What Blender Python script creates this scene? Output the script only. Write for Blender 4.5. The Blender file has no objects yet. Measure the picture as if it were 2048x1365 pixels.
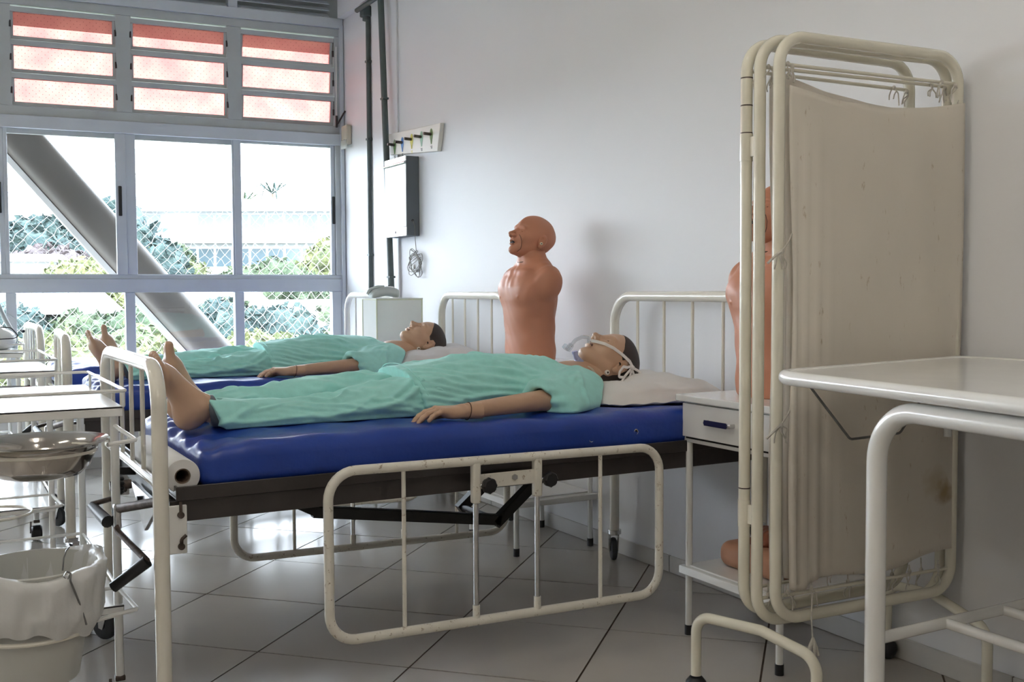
import bpy, math, random
import numpy as np
from mathutils import Vector, Matrix
random.seed(7)
rng = np.random.default_rng(7)
S = bpy.context.scene
COL = S.collection

# ------------------------------------------------------------------ camera, sky, exposure
cam_d = bpy.data.cameras.new('camera')
cam = bpy.data.objects.new('camera', cam_d); COL.objects.link(cam)
cam_d.sensor_fit = 'HORIZONTAL'; cam_d.sensor_width = 36.0
cam_d.lens = 36.0 * 2098.0 / 2048.0
cam_d.clip_start = 0.05; cam_d.clip_end = 600
TH, PI_, RO = math.radians(60.95), 0.0482, -0.0046
_fw = Vector((math.cos(TH) * math.cos(PI_), math.sin(TH) * math.cos(PI_), -math.sin(PI_)))
_r = Vector((math.sin(TH), -math.cos(TH), 0)); _u = _r.cross(_fw)
_rt = _r * math.cos(RO) + _u * math.sin(RO); _up = -_r * math.sin(RO) + _u * math.cos(RO)
_m = Matrix((_rt, _up, -_fw)).transposed().to_4x4(); _m.translation = (0, 0, 1.12)
cam.matrix_world = _m
S.camera = cam

w = bpy.data.worlds.new('overcast_sky'); S.world = w; w.use_nodes = True
nt = w.node_tree; nt.nodes.clear()
wo = nt.nodes.new('ShaderNodeOutputWorld'); bg = nt.nodes.new('ShaderNodeBackground')
tc = nt.nodes.new('ShaderNodeTexCoord'); sep = nt.nodes.new('ShaderNodeSeparateXYZ')
rmp = nt.nodes.new('ShaderNodeValToRGB')
rmp.color_ramp.elements[0].position = 0.0; rmp.color_ramp.elements[0].color = (0.86, 0.92, 1.0, 1)
rmp.color_ramp.elements[1].position = 0.8; rmp.color_ramp.elements[1].color = (0.78, 0.88, 1.0, 1)
nt.links.new(tc.outputs['Generated'], sep.inputs[0]); nt.links.new(sep.outputs['Z'], rmp.inputs[0])
nt.links.new(rmp.outputs[0], bg.inputs[0]); bg.inputs[1].default_value = 3.6
nt.links.new(bg.outputs[0], wo.inputs[0])
S.view_settings.view_transform = 'Standard'; S.view_settings.look = 'None'
S.view_settings.exposure = 2.38; S.view_settings.gamma = 1.0
S.view_settings.use_curve_mapping = False
LAMP = 7.5            # strength of the ceiling tubes

# ------------------------------------------------------------------ materials
def new_mat(name):
    m = bpy.data.materials.new(name); m.use_nodes = True
    n = m.node_tree; n.nodes.clear()
    out = n.nodes.new('ShaderNodeOutputMaterial'); b = n.nodes.new('ShaderNodeBsdfPrincipled')
    n.links.new(b.outputs[0], out.inputs[0])
    return m, n, b, out

def M(name, col, rough=0.5, metal=0.0, var=0.0, vscale=8.0, bump=0.0, bscale=60.0, col2=None, spec=0.5, coat=0.0,
      patch=None, trans=0.0, sheen=0.0, stretch=None, bdist=0.02):
    m, n, b, out = new_mat(name)
    L = n.links.new
    b.inputs['Roughness'].default_value = rough; b.inputs['Metallic'].default_value = metal
    b.inputs['Specular IOR Level'].default_value = spec
    b.inputs['Coat Weight'].default_value = coat; b.inputs['Coat Roughness'].default_value = 0.1
    b.inputs['Transmission Weight'].default_value = trans
    b.inputs['Sheen Weight'].default_value = sheen
    t = n.nodes.new('ShaderNodeTexCoord'); mp = n.nodes.new('ShaderNodeMapping')
    L(t.outputs['Object'], mp.inputs[0])
    if stretch: mp.inputs['Scale'].default_value = stretch
    c = (*col, 1)
    if var > 0 or col2:
        nz = n.nodes.new('ShaderNodeTexNoise'); nz.inputs['Scale'].default_value = vscale; nz.inputs['Detail'].default_value = 5
        L(mp.outputs[0], nz.inputs[0])
        r = n.nodes.new('ShaderNodeValToRGB')
        r.color_ramp.elements[0].position = 0.35; r.color_ramp.elements[1].position = 0.65
        c2 = col2 if col2 else tuple(x * (1 - var) for x in col)
        r.color_ramp.elements[0].color = (*c2, 1); r.color_ramp.elements[1].color = c
        L(nz.outputs[0], r.inputs[0]); last = r.outputs[0]
        if patch:   # sparse stains: (colour, scale, threshold, strength)
            n2 = n.nodes.new('ShaderNodeTexNoise'); n2.inputs['Scale'].default_value = patch[1]; n2.inputs['Detail'].default_value = 6
            n2.inputs['Roughness'].default_value = 0.7; L(mp.outputs[0], n2.inputs[0])
            r2 = n.nodes.new('ShaderNodeValToRGB'); r2.color_ramp.elements[0].position = patch[2]; r2.color_ramp.elements[1].position = min(0.99, patch[2] + 0.06)
            r2.color_ramp.elements[0].color = (0, 0, 0, 1); r2.color_ramp.elements[1].color = (patch[3],) * 3 + (1,)
            L(n2.outputs[0], r2.inputs[0])
            mx = n.nodes.new('ShaderNodeMix'); mx.data_type = 'RGBA'
            L(r2.outputs[0], mx.inputs[0]); L(last, mx.inputs[6]); mx.inputs[7].default_value = (*patch[0], 1); last = mx.outputs[2]
        L(last, b.inputs['Base Color'])
    else:
        b.inputs['Base Color'].default_value = c
    if bump > 0:
        nb = n.nodes.new('ShaderNodeTexNoise'); nb.inputs['Scale'].default_value = bscale; nb.inputs['Detail'].default_value = 4
        L(mp.outputs[0], nb.inputs[0])
        bp = n.nodes.new('ShaderNodeBump'); bp.inputs['Strength'].default_value = bump; bp.inputs['Distance'].default_value = bdist
        L(nb.outputs[0], bp.inputs['Height']); L(bp.outputs[0], b.inputs['Normal'])
    return m

def glass(name, tint=(0.96, 0.98, 1.0), refl=0.06, rough=0.02, dots=None):
    m = bpy.data.materials.new(name); m.use_nodes = True; n = m.node_tree; n.nodes.clear(); L = n.links.new
    out = n.nodes.new('ShaderNodeOutputMaterial'); mix = n.nodes.new('ShaderNodeMixShader')
    tr = n.nodes.new('ShaderNodeBsdfTransparent'); gl = n.nodes.new('ShaderNodeBsdfGlossy')
    tr.inputs[0].default_value = (*tint, 1); gl.inputs['Roughness'].default_value = rough
    mix.inputs[0].default_value = refl
    L(tr.outputs[0], mix.inputs[1]); L(gl.outputs[0], mix.inputs[2])
    if dots:      # coloured wired glass: uneven tint with a lattice of small marks, part of the light scattered
        t = n.nodes.new('ShaderNodeTexCoord'); nz = n.nodes.new('ShaderNodeTexNoise'); nz.inputs['Scale'].default_value = 7; nz.inputs['Detail'].default_value = 6
        L(t.outputs['Object'], nz.inputs[0])
        r = n.nodes.new('ShaderNodeValToRGB'); r.color_ramp.elements[0].position = 0.3; r.color_ramp.elements[1].position = 0.7
        r.color_ramp.elements[0].color = (*dots[0], 1); r.color_ramp.elements[1].color = (*tint, 1); L(nz.outputs[0], r.inputs[0])
        mp = n.nodes.new('ShaderNodeMapping'); mp.inputs['Rotation'].default_value = (0, math.radians(45), 0); mp.inputs['Scale'].default_value = (38, 1, 38)
        L(t.outputs['Object'], mp.inputs[0])
        fr = n.nodes.new('ShaderNodeVectorMath'); fr.operation = 'FRACTION'; L(mp.outputs[0], fr.inputs[0])
        sb = n.nodes.new('ShaderNodeVectorMath'); sb.operation = 'SUBTRACT'; sb.inputs[1].default_value = (.5, .5, .5); L(fr.outputs[0], sb.inputs[0])
        ml = n.nodes.new('ShaderNodeVectorMath'); ml.operation = 'MULTIPLY'; ml.inputs[1].default_value = (1, 0, 1); L(sb.outputs[0], ml.inputs[0])
        ln = n.nodes.new('ShaderNodeVectorMath'); ln.operation = 'LENGTH'; L(ml.outputs[0], ln.inputs[0])
        lt = n.nodes.new('ShaderNodeMath'); lt.operation = 'LESS_THAN'; lt.inputs[1].default_value = 0.09; L(ln.outputs['Value'], lt.inputs[0])
        mx = n.nodes.new('ShaderNodeMix'); mx.data_type = 'RGBA'; L(lt.outputs[0], mx.inputs[0]); L(r.outputs[0], mx.inputs[6])
        mx.inputs[7].default_value = tuple(x * 0.6 for x in dots[0]) + (1,)
        L(mx.outputs[2], tr.inputs[0])
        tl = n.nodes.new('ShaderNodeBsdfTranslucent'); L(mx.outputs[2], tl.inputs[0])
        m2 = n.nodes.new('ShaderNodeMixShader'); m2.inputs[0].default_value = 0.35
        L(tr.outputs[0], m2.inputs[1]); L(tl.outputs[0], m2.inputs[2]); L(m2.outputs[0], mix.inputs[1])
    L(mix.outputs[0], out.inputs[0])
    return m

def emis(name, col, s):
    m = bpy.data.materials.new(name); m.use_nodes = True; n = m.node_tree; n.nodes.clear()
    out = n.nodes.new('ShaderNodeOutputMaterial'); e = n.nodes.new('ShaderNodeEmission')
    e.inputs[0].default_value = (*col, 1); e.inputs[1].default_value = s; n.links.new(e.outputs[0], out.inputs[0]); return m

m_wall = M('wall_paint', (.76, .76, .775), .55, var=.03, vscale=1.3, bump=.05, bscale=90, bdist=.005)
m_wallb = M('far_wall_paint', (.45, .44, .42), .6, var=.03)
m_ceil = M('ceiling_paint', (.8, .8, .8), .7, var=.02, bump=.03)
m_tile = M('floor_tile_glaze', (.47, .43, .385), .17, var=.07, vscale=3, bump=.02, bscale=6, patch=((.42, .39, .35), 5, .66, .5), bdist=.01)
m_grout = M('grout', (.07, .045, .028), .8, var=.3, vscale=30)
m_base = M('baseboard_tile', (.56, .54, .51), .3, var=.08, vscale=5)
m_alu = M('window_paint', (.60, .635, .68), .45, var=.05, vscale=6, bump=.02)
m_aludark = M('louver_paint', (.50, .525, .53), .5, var=.07, vscale=9, bump=.03)
m_black = M('black_plastic', (.012, .012, .014), .4, var=.2, vscale=40)
m_cream = M('cream_enamel', (.80, .765, .675), .24, var=.05, vscale=14, coat=.3, bump=.03, bscale=30, bdist=.004, patch=((.42, .30, .18), 34, .70, .75))
m_worn = M('worn_cream_enamel', (.78, .745, .66), .3, var=.08, vscale=20, coat=.2, bump=.06, bscale=50, patch=((.30, .22, .14), 55, .60, .85), bdist=.004)
m_white = M('white_enamel', (.82, .815, .79), .2, var=.03, vscale=10, coat=.35, bump=.02, bscale=20, bdist=.004)
m_screenp = M('yellowed_cream_enamel', (.80, .76, .635), .26, var=.07, vscale=8, coat=.25, patch=((.45, .34, .2), 40, .72, .6))
m_dark = M('dark_brown_bed_metal', (.060, .052, .050), .33, metal=.3, var=.25, vscale=10, bump=.04, bscale=40, bdist=.004)
m_darker = M('black_bed_metal', (.016, .015, .015), .4, metal=.3, var=.3, vscale=20)
m_chrome = M('chrome', (.62, .62, .62), .18, metal=1, var=.15, vscale=30)
m_steel = M('stainless_steel', (.50, .47, .44), .12, metal=1, var=.06, vscale=20, bump=.02, bscale=10)
m_rusty = M('rusty_steel', (.14, .11, .095), .5, metal=.8, var=.5, vscale=60)
m_blue = M('blue_vinyl', (.014, .052, .33), .36, var=.10, vscale=9, bump=.16, bscale=16, coat=.05, bdist=.02)
m_scrub = M('green_cotton_scrub', (.37, .765, .71), .85, var=.07, vscale=40, bump=.12, bscale=400, sheen=.15, bdist=.003)
m_skin = M('mannequin_vinyl', (.57, .365, .245), .42, var=.08, vscale=7, bump=.03, bscale=50, bdist=.005)
m_torso = M('torso_vinyl', (.56, .235, .135), .48, var=.10, vscale=6, bump=.03, bscale=60, bdist=.005)
m_hair = M('dark_painted_hair', (.035, .022, .018), .55, var=.2, vscale=30, bump=.1, bscale=120, bdist=.004)
m_seam = M('seam_shadow', (.10, .05, .035), .8)
m_hole = M('dark_hole', (.01, .006, .005), .8)
m_lip = M('lip_paint', (.30, .13, .09), .5)
m_pillow = M('grey_white_pillowcase', (.66, .635, .64), .8, var=.04, vscale=12, bump=.15, bscale=30, sheen=.1, bdist=.01)
m_pillow2 = M('plastic_white_pillowcase', (.74, .72, .70), .5, var=.04, vscale=12, bump=.1, bscale=26, bdist=.01)
m_paper = M('white_paper', (.78, .77, .755), .75, var=.02, bump=.05, bscale=80, bdist=.003)
m_card = M('cardboard_core', (.16, .11, .08), .9)
m_cloth = M('stained_cream_cloth', (.89, .835, .745), .9, var=.04, vscale=3, bump=.08, bscale=250, bdist=.003,
            patch=((.46, .34, .20), 30, .63, .55), stretch=(1.6, 1, .40))
m_cloth2 = M('thin_cream_cloth', (.88, .83, .76), .9, var=.04, vscale=4, bump=.06, bscale=250, bdist=.003)
def translucent(m, f):
    n = m.node_tree; b = next(x for x in n.nodes if x.type == 'BSDF_PRINCIPLED'); out = next(x for x in n.nodes if x.type == 'OUTPUT_MATERIAL')
    tl = n.nodes.new('ShaderNodeBsdfTranslucent'); mx = n.nodes.new('ShaderNodeMixShader'); mx.inputs[0].default_value = f
    src = b.inputs['Base Color'].links[0].from_socket; n.links.new(src, tl.inputs[0])
    n.links.new(b.outputs[0], mx.inputs[1]); n.links.new(tl.outputs[0], mx.inputs[2]); n.links.new(mx.outputs[0], out.inputs[0])
def stain(m, c, rad, col, strength):
    n = m.node_tree; L = n.links.new; b = next(x for x in n.nodes if x.type == 'BSDF_PRINCIPLED')
    t = n.nodes.new('ShaderNodeTexCoord'); nz = n.nodes.new('ShaderNodeTexNoise'); nz.inputs['Scale'].default_value = 22; L(t.outputs['Object'], nz.inputs[0])
    ds = n.nodes.new('ShaderNodeVectorMath'); ds.operation = 'DISTANCE'; ds.inputs[1].default_value = c; L(t.outputs['Object'], ds.inputs[0])
    ad = n.nodes.new('ShaderNodeMath'); ad.operation = 'MULTIPLY_ADD'; L(nz.outputs[0], ad.inputs[0]); ad.inputs[1].default_value = rad * 1.6; L(ds.outputs['Value'], ad.inputs[2])
    r = n.nodes.new('ShaderNodeValToRGB'); r.color_ramp.elements[0].position = rad * 1.1; r.color_ramp.elements[1].position = rad * 1.9
    r.color_ramp.elements[0].color = (strength,) * 3 + (1,); r.color_ramp.elements[1].color = (0, 0, 0, 1); L(ad.outputs[0], r.inputs[0])
    mx = n.nodes.new('ShaderNodeMix'); mx.data_type = 'RGBA'; src = b.inputs['Base Color'].links[0].from_socket
    L(r.outputs[0], mx.inputs[0]); L(src, mx.inputs[6]); mx.inputs[7].default_value = (*col, 1); L(mx.outputs[2], b.inputs['Base Color'])
stain(m_cloth, (.268, -.05, .55), .045, (.42, .27, .07), .75)
stain(m_cloth, (.235, -.05, .585), .055, (.60, .47, .26), .5)
translucent(m_cloth, .30); translucent(m_cloth2, .42)
m_string = M('cotton_string', (.66, .62, .55), .9, var=.2, vscale=80)
m_conduit = M('grey_conduit_paint', (.095, .12, .115), .5, var=.15, vscale=20, patch=((.5, .5, .48), 60, .72, .8))
m_greybox = M('grey_box_paint', (.12, .135, .15), .5, var=.06, vscale=10)
m_frost = M('frosted_viewer_panel', (.40, .43, .43), .3, var=.10, vscale=5, coat=.15)
m_board = M('hook_board_paint', (.80, .76, .70), .5, var=.04, vscale=6)
m_beige = M('beige_plastic', (.60, .54, .43), .5, var=.05)
m_rubber = M('dark_rubber', (.02, .02, .022), .7, var=.3, vscale=30)
m_greyrub = M('grey_rubber_wheel', (.045, .05, .055), .6, var=.3, vscale=30)
m_bucket = M('white_bucket_plastic', (.60, .60, .565), .45, var=.04, vscale=5)
m_bag = M('milky_plastic_bag', (.70, .70, .69), .35, var=.05, vscale=9, bump=.35, bscale=22, bdist=.01)
m_wire = M('steel_wire', (.25, .25, .25), .35, metal=.9, var=.2, vscale=50)
m_lilac = M('lilac_plastic', (.42, .46, .72), .35, var=.05)
m_ribbon = M('white_cotton_tape', (.78, .75, .73), .85, var=.05, vscale=50)
m_concrete = M('outdoor_brace_paint', (.080, .068, .058), .5, var=.25, vscale=1.5)
m_net = M('white_net_cord', (.85, .87, .86), .8)
m_redorg = M('red_brown_rubber', (.26, .075, .035), .4, var=.35, vscale=25, bump=.2, bscale=30)
m_tan = M('tan_vinyl', (.52, .27, .17), .5, var=.06, vscale=6)
m_clear = glass('clear_plastic', (.90, .93, .95), .20, .08)
m_glass = glass('window_glass', (.97, .985, .99), .035, .01)
m_pink = glass('pink_wired_glass', (.63, .375, .335), .05, .1, dots=((.55, .29, .275),))
m_tube = emis('fluorescent_tube', (1.0, .93, .82), LAMP)
m_darkblue = M('navy_inset', (.02, .02, .07), .3)
m_acryl = M('milky_acrylic', (.90, .90, .88), .35, var=.03, trans=0.0)
m_acrylc = M('cream_acrylic_edge', (.74, .73, .55), .4)
m_mask = M('grey_green_plastic', (.50, .54, .53), .3, var=.05, coat=.3)

# ------------------------------------------------------------------ mesh builder
class MB:
    def __init__(s): s.v = []; s.f = []
    def add(s, v, f):
        b = len(s.v); s.v += [tuple(float(q) for q in p) for p in v]; s.f += [tuple(b + i for i in q) for q in f]; return s
    def box(s, x0, x1, y0, y1, z0, z1, mat=None):
        v = [(x, y, z) for x in (x0, x1) for y in (y0, y1) for z in (z0, z1)]
        if mat is not None: v = [tuple(mat @ Vector(p)) for p in v]
        return s.add(v, [(0, 1, 3, 2), (4, 6, 7, 5), (0, 4, 5, 1), (2, 3, 7, 6), (0, 2, 6, 4), (1, 5, 7, 3)])
    def prism(s, poly, z0, z1):
        n = len(poly); v = [(p[0], p[1], z0) for p in poly] + [(p[0], p[1], z1) for p in poly]
        f = [tuple(range(n - 1, -1, -1)), tuple(range(n, 2 * n))] + [(i, (i + 1) % n, n + (i + 1) % n, n + i) for i in range(n)]
        return s.add(v, f)
    def tube(s, pts, r, seg=10, closed=False, fil=0, flat=None, upv=None, nf=6):
        """round tube through pts; r number or list; fil = corner radius; flat=(a,b) makes a ribbon"""
        P = [Vector(p) for p in pts]
        if fil > 0:
            Q = []; n = len(P); rng_ = range(n) if closed else range(1, n - 1)
            if not closed: Q.append(P[0])
            for i in rng_:
                a, b, c = P[i - 1], P[i], P[(i + 1) % n]
                d1 = (a - b); d2 = (c - b); l1, l2 = d1.length, d2.length; d1.normalize(); d2.normalize()
                ang = math.acos(max(-1, min(1, d1.dot(d2))))
                t = min(fil / max(math.tan(ang / 2), 1e-3), .49 * l1, .49 * l2)
                A = b + d1 * t; B = b + d2 * t
                wq = math.sin(ang / 2)
                for k in range(nf + 1):
                    u = k / nf; w0, w1, w2 = (1 - u) ** 2, 2 * u * (1 - u) * wq, u * u
                    Q.append((A * w0 + b * w1 + B * w2) / (w0 + w1 + w2))
            if not closed: Q.append(P[-1])
            P = Q
        n = len(P); R = r if isinstance(r, (list, tuple)) else [r] * n
        if len(R) != n: R = [R[0] + (R[-1] - R[0]) * i / (n - 1) for i in range(n)]
        T = []
        for i in range(n):
            if closed: t = P[(i + 1) % n] - P[i - 1]
            else: t = P[min(i + 1, n - 1)] - P[max(i - 1, 0)]
            T.append(t.normalized() if t.length > 1e-9 else Vector((0, 0, 1)))
        ref = Vector(upv) if upv else (Vector((0, 0, 1)) if abs(T[0].z) < .9 else Vector((1, 0, 0)))
        N = (ref - T[0] * ref.dot(T[0])).normalized()
        vs = []
        for i in range(n):
            if i: N = (N - T[i] * N.dot(T[i]));
            if upv: N = (Vector(upv) - T[i] * Vector(upv).dot(T[i]))
            N.normalize(); B = T[i].cross(N)
            fa, fb = (flat if flat else (1, 1))
            for k in range(seg):
                a = 2 * math.pi * k / seg
                vs.append(P[i] + (N * math.cos(a) * fa + B * math.sin(a) * fb) * R[i])
        f = []
        m = n if closed else n - 1
        for i in range(m):
            for k in range(seg):
                a = i * seg + k; b = i * seg + (k + 1) % seg; c = ((i + 1) % n) * seg + (k + 1) % seg; d = ((i + 1) % n) * seg + k
                f.append((a, b, c, d))
        if not closed: f.append(tuple(range(seg - 1, -1, -1))); f.append(tuple((n - 1) * seg + k for k in range(seg)))
        return s.add(vs, f)
    def cyl(s, a, b, r, seg=16, r2=None): return s.tube([a, b], [r, r if r2 is None else r2], seg)
    def lathe(s, prof, c=(0, 0, 0), seg=32, axis='z', closed=False):
        v = []; f = []; n = len(prof)
        for k in range(seg):
            a = 2 * math.pi * k / seg; ca, sa = math.cos(a), math.sin(a)
            for r, z in prof:
                if axis == 'z': p = (r * ca, r * sa, z)
                elif axis == 'x': p = (z, r * ca, r * sa)
                else: p = (r * ca, z, r * sa)
                v.append((p[0] + c[0], p[1] + c[1], p[2] + c[2]))
        for k in range(seg):
            for i in range(n - 1 if not closed else n):
                a = k * n + i; b = k * n + (i + 1) % n; c2 = ((k + 1) % seg) * n + (i + 1) % n; d = ((k + 1) % seg) * n + i
                f.append((a, d, c2, b))
        return s.add(v, f)
    def ell(s, c, r, seg=16, rings=10):
        prof = [(math.sin(math.pi * i / rings), -math.cos(math.pi * i / rings)) for i in range(rings + 1)]
        v = []; f = []
        b = MB().lathe([(max(p[0], 1e-4), p[1]) for p in prof], seg=seg)
        return s.add([(c[0] + p[0] * r[0], c[1] + p[1] * r[1], c[2] + p[2] * r[2]) for p in b.v], b.f)
    def rbox(s, c, h, r, ni=6, nc=3):
        """rounded box centre c half sizes h radius r"""
        def ax(H):
            inner = list(np.linspace(-(H - r), H - r, ni + 1))
            e = [r * math.sin(math.pi / 4 * (k / nc)) / math.sin(math.pi / 4) for k in range(1, nc + 1)]
            return [-(H - r) - q for q in e[::-1]] + inner + [H - r + q for q in e]
        A = [ax(h[0]), ax(h[1]), ax(h[2])]
        idx = {}; v = []; f = []
        def vid(i, j, k):
            key = (i, j, k)
            if key not in idx:
                p = np.array([A[0][i], A[1][j], A[2][k]]); q = np.clip(p, -(np.array(h) - r), np.array(h) - r)
                d = p - q; L = np.linalg.norm(d)
                if L > 1e-9: d = d / L * r
                idx[key] = len(v); v.append(q + d + np.array(c))
            return idx[key]
        n = [len(a) - 1 for a in A]
        for i in range(n[0]):
            for j in range(n[1]):
                f.append((vid(i, j, 0), vid(i, j + 1, 0), vid(i + 1, j + 1, 0), vid(i + 1, j, 0)))
                f.append((vid(i, j, n[2]), vid(i + 1, j, n[2]), vid(i + 1, j + 1, n[2]), vid(i, j + 1, n[2])))
        for i in range(n[0]):
            for k in range(n[2]):
                f.append((vid(i, 0, k), vid(i + 1, 0, k), vid(i + 1, 0, k + 1), vid(i, 0, k + 1)))
                f.append((vid(i, n[1], k), vid(i, n[1], k + 1), vid(i + 1, n[1], k + 1), vid(i + 1, n[1], k)))
        for j in range(n[1]):
            for k in range(n[2]):
                f.append((vid(0, j, k), vid(0, j, k + 1), vid(0, j + 1, k + 1), vid(0, j + 1, k)))
                f.append((vid(n[0], j, k), vid(n[0], j + 1, k), vid(n[0], j + 1, k + 1), vid(n[0], j, k + 1)))
        return s.add(v, f)
    def move(s, fn): s.v = [tuple(fn(p)) for p in s.v]; return s
    def build(s, name, mat, parent=None, bevel=0, sharp=38, world=False, label=None, kind=None):
        me = bpy.data.meshes.new(name); v = s.v
        if world and parent is not None:
            inv = ROOTS[parent.name].inverted(); v = [tuple(inv @ Vector(p)) for p in v]
        me.from_pydata(v, [], s.f); me.update()
        me.polygons.foreach_set('use_smooth', [True] * len(me.polygons))
        me.set_sharp_from_angle(angle=math.radians(sharp))
        me.materials.append(mat)
        o = bpy.data.objects.new(name, me); COL.objects.link(o)
        if parent is not None: o.parent = parent
        if bevel:
            b = o.modifiers.new('edge', 'BEVEL'); b.width = bevel; b.segments = 2; b.limit_method = 'ANGLE'; b.angle_limit = math.radians(40)
        if label: o['label'] = label
        if kind: o['kind'] = kind
        return o

ROOTS = {}
def tag(o, label, cat, group=None):
    o['label'] = label; o['category'] = cat
    if group: o['group'] = group
    return o
def thing(name, label, cat, loc=(0, 0, 0), rz=0, group=None):
    o = bpy.data.objects.new(name, None); COL.objects.link(o); o.empty_display_size = .05
    o.location = loc; o.rotation_euler = (0, 0, rz)
    ROOTS[o.name] = Matrix.Translation(loc) @ Matrix.Rotation(rz, 4, 'Z')
    return tag(o, label, cat, group)
def struct_root(name, loc=(0, 0, 0)):
    o = bpy.data.objects.new(name, None); COL.objects.link(o); o.location = loc; o['kind'] = 'structure'
    ROOTS[o.name] = Matrix.Translation(loc); return o
def kids(o): return [c for c in bpy.data.objects if c.parent == o]
def copy_tree(root, loc, rz, label, group=None, skip=()):
    r = root.copy(); COL.objects.link(r); r.location = loc; r.rotation_euler = (0, 0, rz); r['label'] = label
    ROOTS[r.name] = Matrix.Translation(loc) @ Matrix.Rotation(rz, 4, 'Z')
    if group: r['group'] = group
    for c in kids(root):
        if c.name.split('.')[0] in skip: continue
        d = c.copy(); COL.objects.link(d); d.parent = r
        for g in kids(c):
            e = g.copy(); COL.objects.link(e); e.parent = d
    return r

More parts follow.
